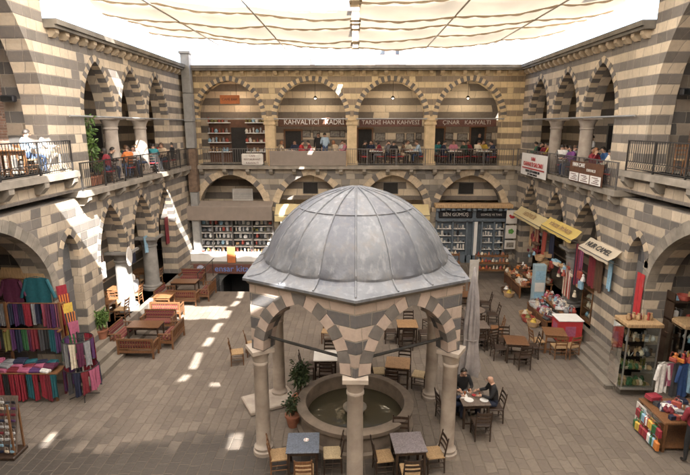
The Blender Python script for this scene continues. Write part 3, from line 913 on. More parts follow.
CH = {}
def chair(kind, x, y, face, label, z=0, group=None):
    """face: direction the sitter looks, degrees, 0 = away from the viewer, 90 = left"""
    ms = {'dark': (M['w_dark'], M['w_dark']), 'rush': (M['w_dark'], M['rush']), 'pale': (M['w_dark'], M['rush_y']),
          'brown': (M['w_mid'], M['rush']), 'orange': (M['w_orange'], M['rush']), 'red': (M['w_dark'], M['red_cloth']), 'mid': (M['w_mid'], M['w_mid'])}
    if kind not in CH:
        CH[kind] = chair_proto(*ms[kind], label, group)
        o = CH[kind]; o.location = (x, y, z); o.rotation_euler = (0, 0, R(face))
        return o
    return dup(CH[kind], (x, y, z), R(face), label, group)
TB = {}
def table(kind, x, y, rz, label, z=0, group=None):
    if kind not in TB:
        k = kind
        spec = {'blue': (M['blue_paint'], M['w_dark']), 'mauve': (M['mauve_paint'], M['w_dark']), 'orange': (M['w_orange'], M['w_dark']),
                'grey': (M['grey_top'], M['w_dark']), 'brown': (M['w_mid'], M['w_mid']), 'honey': (M['w_honey'], M['w_dark']), 'white': (M['white_cloth'], M['w_dark'])}
        r_ = k.endswith('_round'); kk = k.replace('_round', '').replace('_long', '')
        w, d = (.9, .9) if r_ else ((1.25, .7) if k.endswith('_long') else (.78, .78))
        o = table_proto('round_table' if r_ else 'table', *spec[kk], label, w, d, .75, r_)
        TB[k] = o
    else: o = dup(TB[kind], (0,0,0), 0, label)
    o.location = (x, y, z); o.rotation_euler = (0, 0, R(rz))
    if group: o['group'] = group
    return o

GT = 'tables in the open court'; GC = 'chairs in the open court'
# two front tables beside the basin
table('blue', -1.22, 10.55, 3, 'blue grey painted table with an ashtray on top, left of the front kiosk column', group=GT)
chair('brown', -1.80, 10.5, -78, 'brown chair on the left side of the blue grey ashtray table', group=GC)
chair('brown', -1.15, 9.95, 4, 'brown chair at the near side of the blue grey ashtray table', group=GC)
chair('pale', -.52, 10.6, 95, 'dark chair with pale seat on the right side of the blue grey ashtray table', group=GC)
table('mauve', 1.32, 10.62, 6, 'mauve grey plank topped table right of the front kiosk column', group=GT)
chair('rush', .72, 10.5, -80, 'dark chair on the left side of the mauve grey table', group=GC)
chair('rush', 1.32, 10.02, 5, 'dark chair with orange rush seat at the near side of the mauve grey table', group=GC)
chair('rush', 1.95, 10.65, 100, 'dark chair tilted outwards on the right side of the mauve grey table', group=GC)
chair('dark', 1.2, 11.2, 176, 'dark chair between the mauve grey table and the basin rim', group=GC)
# behind the basin, seen under the arches
table('white', -.95, 15.2, 2, 'dark table with bright white top behind the potted oleander in the kiosk', group=GT)
chair('dark', -1.55, 15.1, -85, 'dark chair left of the white topped table', group=GC)
chair('dark', -.85, 15.85, 178, 'dark chair behind the white topped table', group=GC)
chair('dark', -.9, 14.65, 0, 'dark chair in front of the white topped table', group=GC)
chair('orange', -1.02, 17.9, 175, 'lone orange brown chair seen under the left kiosk arch', group=GC)
table('honey', 1.42, 14.75, -8, 'honey coloured square table just behind the basin under the right kiosk arch', group=GT)
chair('pale', .80, 14.75, -84, 'dark chair left of the honey coloured table', group=GC)
chair('pale', 2.1, 14.55, 70, 'dark ladder back chair with yellow seat right of the honey coloured table', group=GC)
chair('dark', 1.7, 15.4, 172, 'dark chair on the far side of the honey coloured table', group=GC)
chair('dark', 1.2, 14.2, -10, 'dark chair on the basin side of the honey coloured table', group=GC)
table('honey', 2.05, 18.0, 0, 'honey topped table farther back under the right kiosk arch', group=GT)
chair('dark', 1.42, 17.95, -88, 'dark chair left of the farther honey topped table', group=GC)
chair('dark', 2.0, 17.4, 0, 'dark chair with its back to the viewer at the farther honey topped table', group=GC)
chair('dark', 2.72, 17.9, 92, 'dark chair right of the farther honey topped table', group=GC)
chair('dark', 2.2, 18.7, 180, 'dark chair behind the farther honey topped table', group=GC)
chair('dark', 3.1, 19.1, 120, 'dark chair standing alone behind the farther honey topped table', group=GC)
# left of the kiosk
chair('orange', -3.72, 16.75, -70, 'orange brown chair beside the left kiosk wall, the farther of two', group=GC)
chair('orange', -4.12, 16.05, -75, 'orange brown chair out on the paving left of the kiosk, the nearer of two', group=GC)
# row on the right
table('orange', 5.78, 16.55, -6, 'orange topped square table standing apart right of the closed parasol', group=GT)
chair('dark', 5.2, 16.6, -88, 'dark chair left of the orange topped square table', group=GC)
chair('dark', 6.42, 16.75, 84, 'dark chair right of the orange topped square table', group=GC)
chair('dark', 5.6, 17.2, 176, 'dark chair behind the orange topped square table', group=GC)
chair('dark', 5.85, 15.95, 4, 'dark chair in front of the orange topped square table', group=GC)
table('grey', 4.75, 17.95, 0, 'grey brown square table beside the closed parasol', group=GT)
chair('dark', 4.65, 17.35, 0, 'dark chair before the grey brown square table', group=GC)
chair('dark', 4.1, 17.9, -90, 'dark chair left of the grey brown square table', group=GC)
chair('mid', 5.62, 18.35, 80, 'brown high backed chair right of the grey brown square table', group=GC)
chair('dark', 5.1, 17.5, 20, 'dark chair at the near right corner of the grey brown square table', group=GC)
table('grey_round', 5.0, 19.55, 0, 'round grey brown table in the row right of the kiosk', group=GT)
chair('dark', 5.85, 19.8, 85, 'dark chair right of the round grey brown table', group=GC)
chair('dark', 4.3, 19.4, -85, 'dark chair left of the round grey brown table', group=GC)
chair('dark', 5.0, 18.85, 0, 'dark chair before the round grey brown table', group=GC)
table('orange', 5.1, 21.5, 0, 'orange topped table farthest back in the row right of the kiosk', group=GT)
chair('mid', 5.05, 22.4, 172, 'brown chair behind the farthest orange topped table, the left one', group=GC)
chair('mid', 5.62, 22.5, 165, 'brown chair behind the farthest orange topped table, the right one', group=GC)
chair('dark', 5.9, 21.2, 80, 'dark chair right of the farthest orange topped table', group=GC)
table('brown', 7.45, 17.35, -10, 'brown table in front of the red sided chest by the east steps', group=GT)
chair('brown', 6.8, 17.25, -85, 'brown chair left of the table by the red sided chest', group=GC)
chair('brown', 7.4, 16.75, 0, 'brown chair at the near side of the table by the red sided chest', group=GC)
chair('brown', 7.85, 16.8, 20, 'brown chair at the near right corner of the table by the red sided chest', group=GC)
# the men's table
table('grey', 3.35, 12.65, 4, 'grey brown table with plates on it where the three men sit beside the parasol', group=GT)
chair('dark', 3.98, 12.75, 92, 'dark chair under the bald man', group=GC)
chair('dark', 2.62, 12.75, -80, 'dark chair under the man behind the right kiosk column', group=GC)
chair('dark', 3.42, 11.95, 2, 'empty dark chair at the near side of the three men table', group=GC)
chair('dark', 3.2, 13.4, 180, 'dark chair under the man at the far side of the three men table', group=GC)

# settles with kilim covers on the left
def kilim(name, c1, c2, c3, s=9):
    t = NT(name); v = t.obj(); x, y, z = t.sep(v)
    a = t.math('SINE', t.math('MULTIPLY', t.math('ADD', x, t.math('MULTIPLY', t.math('PINGPONG', t.math('ADD', y, z), .09), 1.3)), s*6))
    b = t.math('SINE', t.math('MULTIPLY', t.math('ADD', y, z), s*4.3))
    c = t.mix(t.math('GREATER_THAN', a, .45), c1, c2)
    c = t.mix(t.math('GREATER_THAN', b, .72), c, c3)
    c = t.mix(t.ramp(t.noise(30, 3, v), .3, .7, 0, .4), c, tuple(q*.5 for q in c1))
    t.l.new(c, t.b.inputs['Base Color']); t.b.inputs['Roughness'].default_value = .95
    return t.mat
M['kilim_r'] = kilim('red_kilim', (.17,.03,.028), (.05,.022,.035), (.24,.14,.07))
def settle_proto(label, w=1.5):
    """wooden settle facing +Y"""
    T = thing('settle', label, 'bench', (0,0,-50), 0, 'kilim covered settles on the left of the court')
    d, sh, bh = .62, .40, .88
    for sx in (-1, 1):
        for sy in (-1, 1):
            mb = MB(); x, y = sx*(w/2-.035), sy*(d/2-.035)
            mb.bevel_box(x-.035, x+.035, y-.035, y+.035, 0, .66 if sy > 0 else bh, .006); mb.build('leg', M['w_orange'], T)
        mb = MB(); x = sx*(w/2-.035); mb.bevel_box(x-.045, x+.045, -d/2+.075, d/2+.02, .661, .70, .008)
        for k in range(3): mb.box(x-.014, x+.014, -.15+k*.14, -.11+k*.14, sh-.04, .66)
        mb.build('armrest', M['w_orange'], T)
    mb = MB(); mb.box(-w/2+.071, w/2-.071, d/2-.06, d/2-.02, sh-.14, sh-.02); mb.box(-w/2+.071, w/2-.071, -d/2+.02, -d/2+.06, sh-.14, sh-.02)
    for sx in (-1, 1): mb.box(sx*(w/2-.035)-.02, sx*(w/2-.035)+.02, -d/2+.071, d/2-.071, sh-.14, sh-.02)
    mb.build('seat_frame', M['w_orange'], T)
    mb = MB(); mb.bevel_box(-w/2+.075, w/2-.075, -d/2+.09, d/2, sh-.019, sh+.09, .03); mb.build('cushion', M['kilim_r'], T)
    mb = MB(); mb.box(-w/2+.071, w/2-.071, -d/2+.015, -d/2+.055, bh-.09, bh); mb.box(-w/2+.071, w/2-.071, -d/2+.015, -d/2+.055, sh+.02, sh+.07)
    n = int(w/.11)
    for k in range(n):
        x = -w/2+.12+(w-.24)*k/(n-1); mb.box(x-.014, x+.014, -d/2+.022, -d/2+.048, sh+.07, bh-.09)
    mb.build('backrest', M['w_orange'], T)
    mb = MB(); mb.bevel_box(-w/2+.08, w/2-.08, -d/2+.057, -d/2+.115, sh+.095, bh-.06, .02); mb.build('back_cushion', M['kilim_r'], T)
    return T
S0 = None
def settle(x, y, face, label, z=0, s=.88):
    global S0
    if S0 is None:
        S0 = settle_proto(label); S0.location = (x, y, z); S0.rotation_euler = (0,0,R(face)); S0.scale = (s,s,s); return S0
    return dup(S0, (x, y, z), R(face), label, None, s if s != 1 else None)
settle(-7.85, 16.55, 0, 'kilim settle with its slatted back to the viewer, front one of the left group')
settle(-9.0, 17.7, -90, 'red kilim settle along the left terrace, end on beside the front settle')
settle(-8.05, 19.0, 180, 'kilim settle facing the viewer across the coffee table of the front group')
settle(-7.05, 17.75, 90, 'kilim settle at the right end of the front group, side towards the paving')
settle(-8.2, 20.35, 0, 'sunlit settle with its back to the front group')
settle(-9.0, 22.2, -90, 'kilim settle along the left terrace in the back group')
settle(-8.0, 21.9, 0, 'settle of the back group with its slatted back to the sun stripe')
settle(-8.58, 25.0, 180, 'kilim settle of the back group facing the viewer below the gallery corner')
settle(-7.2, 22.95, 90, 'settle at the right side of the back group next to the stair pit')
table('orange_long', -8.05, 17.75, 0, 'long orange brown coffee table among the front settles', group=GT)
table('orange_long', -8.35, 23.2, 0, 'orange brown table among the back settles', group=GT)
table('brown', -8.6, 21.1, 0, 'brown table catching the sun stripe beside the left terrace', group=GT)
GL = 'tables and chairs on the left terrace'
for i, (x, y, k) in enumerate(((-10.2,18.9,'brown'),(-10.4,20.7,'brown'),(-10.5,23.3,'brown'))):
    nm = ('nearest', 'middle', 'farthest')[i]
    table(k, x, y, 0, f'brown table on the left terrace under the arches, {nm} of three', z=PZ, group=GL)
    chair('orange', x-.7, y, -90, f'orange brown chair on the wall side of the {nm} terrace table', z=PZ, group=GL)
    chair('orange', x+.05, y-.68, 0, f'orange brown chair on the near side of the {nm} terrace table', z=PZ, group=GL)
    chair('orange', x+.1, y+.68, 180, f'orange brown chair on the far side of the {nm} terrace table', z=PZ, group=GL)
    chair('orange', x+.72, y-.05, 90, f'orange brown chair on the court side of the {nm} terrace table', z=PZ, group=GL)

# small things on the tables
M['white_glaze'] = mat('white_glaze', (.75,.74,.72), .25, .08, 9)
M['tin'] = mat('dull_tin', (.45,.44,.42), .4, .2, 20, metal=.8)
M['tea'] = mat('tea_glass_amber', (.28,.07,.02), .15, .1, 9)
def ashtray(x, y, z, label):
    T = thing('ashtray', label, 'ashtray', (x,y,z), 0, 'ashtrays on the court tables')
    mb = MB(); mb.lathe([(.05,0),(.065,.01),(.07,.035),(.062,.035),(.05,.012)], 16); mb.build('bowl', M['white_glaze'], T, True)
    mb = MB()
    for a in range(3): mb.tube((.02*math.cos(a*2), .02*math.sin(a*2), .016), (.07*math.cos(a*2), .07*math.sin(a*2), .04), .005, .005, 6)
    mb.build('cigarette_end', M['red_cloth'], T)
ashtray(-1.15, 10.6, .751, 'white ashtray with red packet on the blue grey table')
def tea(x, y, z, label):
    T = thing('tea_glass', label, 'glass', (x,y,z), 0, 'tea glasses on the three men table')
    mb = MB(); mb.lathe([(.05,0),(.058,.008),(.03,.006)], 14); mb.build('saucer', M['white_glaze'], T, True)
    mb = MB(); mb.lathe([(.022,.008),(.026,.03),(.02,.055),(.028,.09)], 12); mb.build('glass', M['tea'], T, True)
def dish(x, y, z, r, m, name, label, gr):
    mb = MB(); mb.lathe([(r*.5,0),(r*.7,.006),(r,.022),(r*.96,.026),(r*.5,.01)], 18); o = mb.build(name, M[m], None, True); o.location = (x,y,z); tag(o, label, name, gr)
dish(3.2,12.5,.751,.13,'white_glaze','plate','white plate before the man behind the right kiosk column','plates on the three men table')
dish(3.62,12.5,.751,.12,'white_glaze','plate','white plate at the near right corner of the three men table','plates on the three men table')
dish(3.4,12.75,.751,.07,'red_cloth','bowl','small red bowl in the middle of the three men table',None)
o = MB().bevel_box(-.11,.11,-.08,.08,0,.012,.003).build('napkin', M['white_cloth']); o.location = (3.1,12.68,.751); tag(o, 'folded white napkin on the three men table', 'napkin')
for i, (x, y) in enumerate(((3.55,12.75),(3.15,12.8),(3.3,12.95))): tea(x, y, .751, 'amber tea glass on a white saucer before ' + ('the bald man', 'the man behind the column', 'the man on the far side')[i])
# ------------------------------------------------------------------ people
M['skin'] = mat('skin', (.50,.30,.21), .55, .12, 12)
M['hair_dark'] = mat('dark_hair', (.022,.016,.012), .55, .3, 40)
M['hair_brown'] = mat('brown_hair', (.10,.05,.025), .55, .3, 40)
M['hair_red'] = mat('reddish_hair', (.24,.10,.04), .55, .3, 40)
M['hair_grey'] = mat('grey_hair', (.34,.33,.32), .6, .25, 40)
M['shoe'] = mat('dark_shoe', (.03,.026,.022), .5, .2, 10)
M['eye'] = mat('eye', (.02,.015,.012), .2, .1, 10)
M['lip'] = mat('lips', (.34,.13,.11), .5, .1, 10)
CLOTH = {}
def cloth(c):
    if c not in CLOTH:
        cols = {'white':(.70,.69,.68),'pale_blue':(.38,.50,.62),'blue':(.07,.16,.36),'navy':(.022,.03,.06),'black':(.016,.016,.018),'red':(.42,.03,.035),
                'dark_red':(.2,.02,.03),'pink':(.55,.2,.27),'beige':(.50,.40,.28),'brown':(.13,.075,.045),'grey':(.2,.2,.21),'green':(.05,.16,.09),
                'yellow':(.55,.38,.06),'teal':(.03,.2,.23),'jeans':(.06,.10,.2),'purple':(.16,.05,.2),'dark_green':(.02,.05,.035),'cream':(.62,.56,.45),'orange':(.5,.16,.04)}
        CLOTH[c] = mat(c+'_cloth', cols[c], .88, .2, 14, bump=.003)
    return CLOTH[c]

def pose(kind):
    """joint positions (facing +Y, feet at z = 0)"""
    J = {}
    if kind.startswith('sit'):
        ln = {'sit_table':.07, 'sit_lean':.16, 'sit_back':-.05, 'sit_face':.05, 'sit_turn':.03}[kind]
        J['pelvis'] = (0,-.06,.55); J['spine'] = (0,-.06+ln*.4,.72); J['chest'] = (0,-.06+ln,.93)
        J['neck'] = (0,-.04+ln*1.25,1.09); J['head'] = (0,.0+ln*1.45,1.175); J['top'] = (0,-.005+ln*1.5,1.275)
        for s, n in ((-1,'L'),(1,'R')):
            J['hip'+n] = (s*.09,-.03,.53); J['knee'+n] = (s*.13,.40,.53); J['ankle'+n] = (s*.13,.38,.10); J['toe'+n] = (s*.14,.52,.05)
            J['sh'+n] = (s*.175,-.05+ln,1.01); J['el'+n] = (s*.25,.05+ln,.78); J['wr'+n] = (s*.15,.29+ln*.6,.80); J['hand'+n] = (s*.13,.37+ln*.6,.79)
        if kind == 'sit_face':
            J['elR'] = (.22,.16,.82); J['wrR'] = (.12,.20,1.04); J['handR'] = (.09,.16,1.12)
        if kind == 'sit_back':
            for n, s in (('L',-1),('R',1)): J['el'+n] = (s*.25,-.02,.76); J['wr'+n] = (s*.14,.22,.66); J['hand'+n] = (s*.1,.3,.64)
        if kind == 'sit_turn':
            J['elL'] = (-.34,.0,.84); J['wrL'] = (-.46,.16,.86); J['handL'] = (-.5,.23,.86); J['kneeL'] = (-.2,.38,.53)
        if kind == 'sit_lean':
            for n, s in (('L',-1),('R',1)): J['el'+n] = (s*.24,.22,.80); J['wr'+n] = (s*.06,.40,.82); J['hand'+n] = (s*.0,.46,.83)
    else:
        ln = {'stand':.0, 'stand_work':.06, 'stand_rail':.2}[kind]
        J['pelvis'] = (0,0,.94); J['spine'] = (0,ln*.3,1.12); J['chest'] = (0,ln*.8,1.32)
        J['neck'] = (0,.01+ln,1.50); J['head'] = (0,.04+ln*1.15,1.60); J['top'] = (0,.035+ln*1.2,1.70)
        for s, n in ((-1,'L'),(1,'R')):
            J['hip'+n] = (s*.09,0,.92); J['knee'+n] = (s*.10,.03,.50); J['ankle'+n] = (s*.11,-.02,.09); J['toe'+n] = (s*.13,.13,.04)
            J['sh'+n] = (s*.185,ln*.8,1.42); J['el'+n] = (s*.25,-.02+ln*.8,1.13); J['wr'+n] = (s*.23,.10+ln*.8,.90); J['hand'+n] = (s*.22,.14+ln*.8,.82)
        if kind == 'stand_work':
            for n, s in (('L',-1),('R',1)): J['el'+n] = (s*.25,.06,1.14); J['wr'+n] = (s*.15,.30,1.08); J['hand'+n] = (s*.13,.38,1.07)
        if kind == 'stand_rail':
            for n, s in (('L',-1),('R',1)): J['el'+n] = (s*.30,.28,1.12); J['wr'+n] = (s*.22,.48,1.03); J['hand'+n] = (s*.2,.55,1.02)
    return J
BON = [('pelvis','spine'),('spine','chest'),('chest','neck'),('neck','head'),('head','top')]
for n in 'LR':
    BON += [('pelvis','hip'+n),('hip'+n,'knee'+n),('knee'+n,'ankle'+n),('ankle'+n,'toe'+n),('chest','sh'+n),('sh'+n,'el'+n),('el'+n,'wr'+n),('wr'+n,'hand'+n)]
RAD = {'pelvis':(.155,.115),'spine':(.165,.125),'chest':(.175,.13),'neck':(.06,.06),'head':(.088,.098),'top':(.066,.074),
       'hip':(.095,.095),'knee':(.066,.066),'ankle':(.038,.038),'toe':(.036,.03),'sh':(.08,.08),'el':(.054,.054),'wr':(.036,.036),'hand':(.034,.02)}
BODY = {}
def body_mesh(kind):
    if kind in BODY: return BODY[kind]
    J = pose(kind); names = list(J)
    me = bpy.data.meshes.new('body_skeleton')
    me.from_pydata([J[n] for n in names], [(names.index(a), names.index(b)) for a, b in BON], [])
    o = bpy.data.objects.new('body_skeleton', me); COL.objects.link(o)
    o.modifiers.new('skin', 'SKIN'); s = o.modifiers.new('sub', 'SUBSURF'); s.levels = 2; s.render_levels = 2
    sv = me.skin_vertices[0].data
    for i, n in enumerate(names):
        k = n if n in RAD else n[:-1]
        sv[i].radius = RAD[k]; sv[i].use_root = (n == 'pelvis')
    dg = bpy.context.evaluated_depsgraph_get(); dg.update()
    ev = bpy.data.meshes.new_from_object(o.evaluated_get(dg))
    V = [tuple(v.co) for v in ev.vertices]; F = [list(p.vertices) for p in ev.polygons]
    bpy.data.objects.remove(o, do_unlink=True); bpy.data.meshes.remove(me); bpy.data.meshes.remove(ev)
    mb = MB(); mb.add(V, F)
    for n, sd in (('L',-1),('R',1)):                    # five bent fingers a hand
        w, h = Vector(J['wr'+n]), Vector(J['hand'+n]); d = (h-w).normalized()
        side = d.cross(Vector((0,0,1)));
        side = side.normalized() if side.length > .1 else Vector((1,0,0))
        dn = side.cross(d).normalized()
        if dn.z > 0: dn = -dn
        for k, ln in enumerate((.06,.072,.068,.052)):
            b = h + d*.01 + side*(k-1.5)*.017
            m = b + d*ln*.6 + dn*.006; e = m + d*ln*.42 + dn*.022
            mb.tube(b, m, .009, .0085, 6); mb.tube(m, e, .0085, .006, 6)
        b = h - d*.03 - side*.028*sd*-1
        mb.tube(b, b+d*.035-side*.02*sd*-1, .011, .009, 6); mb.tube(b+d*.035-side*.02*sd*-1, b+d*.06-side*.02*sd*-1+dn*.008, .009, .007, 6)
    hd = Vector(J['head'])
    mb.add([hd+Vector(p) for p in ((0,.125,-.012),(-.016,.09,-.018),(.016,.09,-.018),(0,.092,.032),(0,.092,-.03))], [(0,1,3),(0,3,2),(0,4,1),(0,2,4)])   # nose
    for s in (-1, 1): mb.ball(hd+Vector((s*.092,-.005,.0)), .026, 6, 0, (.35,.7,1.1))                                                                  # ears
    # which garment each face belongs to
    seg = []
    for a, b in BON:
        k = b if b in RAD else b[:-1]
        c = {'hand':'skin','wr':'top','el':'top','sh':'top','neck':'top','chest':'top','spine':'top','head':'skin','top':'skin','hip':'leg','knee':'leg','ankle':'leg','toe':'shoe'}[k]
        seg.append((Vector(J[a]), Vector(J[b]), c))
    idx = {'skin':0,'top':1,'leg':2,'shoe':3}
    out = []
    nk = Vector(J['neck'])
    for f in mb.f:
        c = sum((Vector(mb.v[i]) for i in f), Vector())/len(f)
        best = None
        for a, b, k in seg:
            t = max(0, min(1, (c-a).dot(b-a)/(b-a).length_squared)); d = (c-(a+(b-a)*t)).length
            if best is None or d < best[0]: best = (d, k)
        k = best[1]
        if c.z > nk.z-.02 and math.hypot(c.x-nk.x, c.y-nk.y) < .085 and k == 'top': k = 'skin'
        if k == 'skin' and c.z < nk.z-.0 and math.hypot(c.x-nk.x, c.y-nk.y) < .3 and math.hypot(c.x-nk.x, c.y-nk.y) > .085 and (c-Vector(J['head'])).length > .15 and min((c-Vector(J['hand'+n_])).length for n_ in 'LR') > .1: k = 'top'
        out.append(idx[k])
    mb.m = out
    BODY[kind] = (mb, J)
    return BODY[kind]
HAIR = {}
def hair_mesh(style):
    if style in HAIR: return HAIR[style]
    mb = MB(); n = 14; P = []; F = []
    drop = {'short': .25, 'long': -.9, 'scarf': -1.0, 'fringe': -.05}[style]
    rows = 8
    for j in range(rows):
        for i in range(n):
            a = 2*PI*i/n
            front = max(0, math.sin(a))
            lim = PI*(.5-.12*drop) if style in ('long','scarf') else PI*.52
            lim = lim*(1-(.46 if style != 'scarf' else .40)*front**1.5)
            t = max(.02, lim*j/(rows-1))
            r = .110 if style != 'scarf' else .121
            zz = r*1.14*math.cos(t)
            x, y = r*.92*math.sin(t)*math.cos(a), r*1.02*math.sin(t)*math.sin(a)
            if style in ('long','scarf') and j == rows-1 and front < .4: zz -= .10; y -= .01
            P.append((x, y-.008, zz+.035))
    for j in range(rows-1):
        for i in range(n): F.append((j*n+i, (j+1)*n+i, (j+1)*n+(i+1) % n, j*n+(i+1) % n))
    F.append(tuple(range(n)))
    mb.add(P, F)
    HAIR[style] = mb
    return mb
MESHC = {}
def person(label, kind, x, y, z, face, top, leg='navy', hair='hair_dark', style='short', group=None, seat=.45, s=1.0):
    mb, J = body_mesh(kind)
    key = (kind, top, leg)
    if key not in MESHC: MESHC[key] = mb.mesh('person', [M['skin'], cloth(top), cloth(leg), M['shoe']], True)
    o = bpy.data.objects.new('person', MESHC[key]); COL.objects.link(o)
    o.location = (x, y, z); o.rotation_euler = (0, 0, R(face)); o.scale = (s, s, s)
    tag(o, label, 'person', group)
    h = Vector(J['head'])
    if style:
        m = M.get(hair) or cloth(hair)
        k2 = ('hair', style, hair)
        if k2 not in MESHC: MESHC[k2] = hair_mesh(style).mesh('hair', [m], True)
        c = bpy.data.objects.new('headscarf' if style == 'scarf' else 'hair', MESHC[k2]); COL.objects.link(c); c.parent = o; c.location = h
    if 'eye' not in MESHC:
        a = MB(); a.ball((0,0,0), .011, 6); MESHC['eye'] = a.mesh('eye', [M['eye']], True)
        a = MB(); a.box(-.022,.022,-.004,.004,-.004,.004); MESHC['mouth'] = a.mesh('mouth', [M['lip']])
    for sx in (-1, 1):
        e = bpy.data.objects.new('eye', MESHC['eye']); COL.objects.link(e); e.parent = o; e.location = h+Vector((sx*.032,.088,.018))
    e = bpy.data.objects.new('mouth', MESHC['mouth']); COL.objects.link(e); e.parent = o; e.location = h+Vector((0,.091,-.045))
    return o
# court
person('bald man in a dark coat sitting at the table beside the closed parasol', 'sit_table', 3.93, 12.75, 0, 88, 'black', 'navy', style=None, s=1.06)
person('man in a dark blue jacket sitting half hidden behind the right kiosk column', 'sit_table', 2.65, 12.75, 0, -80, 'navy', 'navy', 'hair_dark')
person('person in black seated at the far side of the three men table', 'sit_table', 3.2, 13.35, 0, 180, 'black', 'grey', 'hair_dark')
person('person in a dark red top and black trousers tending the stall at the lower right', 'stand_work', 8.36, 10.98, 0, -5, 'dark_red', 'black', 'hair_dark', 'long')
person('woman in a pale headscarf sitting at the left terrace tables', 'sit_turn', -9.75, 20.7, PZ, 60, 'grey', 'brown', 'white', 'scarf')
# left upper bay
person('man in a pale blue shirt seated turned at the near left upper railing', 'sit_turn', -9.75, 14.75, IZ, -35, 'pale_blue', 'jeans', 'hair_dark')
person('person in white in the sun at the end of the near left upper railing', 'sit_turn', -9.7, 15.5, IZ, -60, 'white', 'cream', 'hair_brown', 'long')
person('person in dark blue seated at the left edge of the near left upper bay', 'sit_table', -9.85, 12.9, IZ, -90, 'blue', 'navy', 'hair_dark')
# left gallery
LGp = 'guests seated along the left gallery'
for lab, k, y, f, t, l, h, st, dx in (
    ('person in dark clothes behind the left gallery railing, nearest the potted tree', 'sit_table', 18.0, 10, 'brown', 'black', 'hair_dark', 'short', .55),
    ('man in black leaning on the left gallery railing, before the nearest white column', 'sit_lean', 19.6, -70, 'black', 'navy', 'hair_dark', 'short', .5),
    ('woman with reddish hair stretching an arm on the left gallery', 'sit_turn', 20.5, -100, 'beige', 'jeans', 'hair_red', 'long', .5),
    ('woman in purple seated between the two left gallery columns', 'sit_table', 21.5, 178, 'purple', 'navy', 'hair_dark', 'long', .5),
    ('person in blue jeans and white top on the left gallery', 'sit_back', 22.4, -20, 'white', 'jeans', 'hair_brown', 'short', .5),
    ('person in bright red on the left gallery, the nearer of two', 'sit_table', 23.7, -60, 'red', 'navy', 'hair_dark', 'long', .5),
    ('person in bright red on the left gallery, the farther of two by the corner', 'sit_table', 25.1, -120, 'red', 'black', 'hair_dark', 'short', .5)):
    person(lab, k, LX-dx+.1, y, GZ, f, t, l, h, st, LGp)
RGp = 'guests seated along the right gallery'
for lab, k, y, f, t, l, h, st in (
    ('person in green at the far end of the right gallery by the corner', 'sit_table', 26.9, 60, 'green', 'black', 'hair_dark', 'short'),
    ('woman in dark red behind the white banner of the right gallery', 'sit_table', 25.7, 150, 'dark_red', 'navy', 'hair_dark', 'long'),
    ('person in yellow above the white banner of the right gallery', 'sit_lean', 24.9, 40, 'yellow', 'brown', 'hair_dark', 'short'),
    ('person in pale cream next to the far white column of the right gallery', 'sit_table', 23.4, 170, 'cream', 'navy', 'hair_brown', 'short'),
    ('person in teal leaning forward between the right gallery columns', 'sit_lean', 22.8, 90, 'teal', 'jeans', 'hair_dark', 'short'),
    ('person in light grey behind the right gallery railing, near the middle', 'sit_face', 21.9, 20, 'grey', 'navy', 'hair_dark', 'short'),
    ('woman in a red hooded top on the right gallery', 'sit_table', 21.1, 150, 'red', 'black', 'red', 'scarf'),
    ('man in navy bending over the brown menu board of the right gallery', 'sit_lean', 20.1, 90, 'navy', 'navy', 'hair_dark', 'short'),
    ('woman in a white headscarf beside the near white column of the right gallery', 'sit_table', 18.95, 160, 'white', 'grey', 'white', 'scarf'),
    ('grey haired person in black at the near end of the right gallery', 'sit_back', 17.9, 70, 'black', 'navy', 'hair_grey', 'short')):
    person(lab, k, RX+.55, y, GZ, f, t, l, h, st, RGp)
person('waiter in a white shirt standing behind the right gallery tables', 'stand', RX+1.3, 22.4, GZ, 80, 'white', 'black', 'hair_dark', 'short')
# back gallery
BGp = 'guests of the back gallery cafes'
for lab, k, x, y, f, t, l, h, st in (
    ('woman in beige with reddish hair at the left end of the taupe screen', 'sit_table', -4.3, 28.9, -60, 'beige', 'brown', 'hair_red', 'long'),
    ('person in a red jacket seated behind the taupe screen, left of the standing pair', 'sit_table', -3.1, 28.9, -100, 'red', 'black', 'hair_dark', 'short'),
    ('person in dark red behind the taupe screen next to the standing pair', 'sit_table', -2.6, 28.9, 100, 'dark_red', 'black', 'hair_dark', 'short'),
    ('orange haired person behind the right half of the taupe screen', 'sit_lean', -1.1, 28.9, 40, 'beige', 'brown', 'hair_red', 'long'),
    ('person in pale pink at the right end of the taupe screen', 'sit_table', -.55, 28.9, 100, 'pink', 'grey', 'hair_brown', 'short'),
    ('person in black at the left end of the third back bay', 'sit_table', .5, 29.0, -80, 'black', 'navy', 'hair_dark', 'short'),
    ('person in white and grey seated in the middle of the third back bay', 'sit_face', 1.95, 29.1, 170, 'grey', 'navy', 'hair_dark', 'short'),
    ('woman in dark brown seated right of the middle of the third back bay', 'sit_table', 2.75, 28.9, -90, 'brown', 'beige', 'hair_dark', 'long'),
    ('man in a pale blue shirt at the right end of the third back bay', 'sit_lean', 3.75, 28.9, 90, 'pale_blue', 'jeans', 'hair_brown', 'short'),
    ('person in navy at the left end of the fourth back bay', 'sit_table', 5.05, 28.9, -80, 'navy', 'navy', 'hair_dark', 'short'),
    ('woman in pink seated facing out of the fourth back bay', 'sit_table', 5.75, 29.5, 175, 'pink', 'navy', 'hair_brown', 'long'),
    ('person in green seated left of centre in the fourth back bay', 'sit_table', 6.3, 29.0, 120, 'dark_green', 'black', 'hair_dark', 'short'),
    ('person in cream seated at the middle table of the fourth back bay', 'sit_lean', 6.95, 29.0, -60, 'cream', 'grey', 'hair_dark', 'short'),
    ('man in dark clothes at the right table of the fourth back bay', 'sit_lean', 8.0, 28.9, 90, 'navy', 'jeans', 'hair_dark', 'short')):
    person(lab, k, x, y, GZ, f, t, l, h, st, BGp)
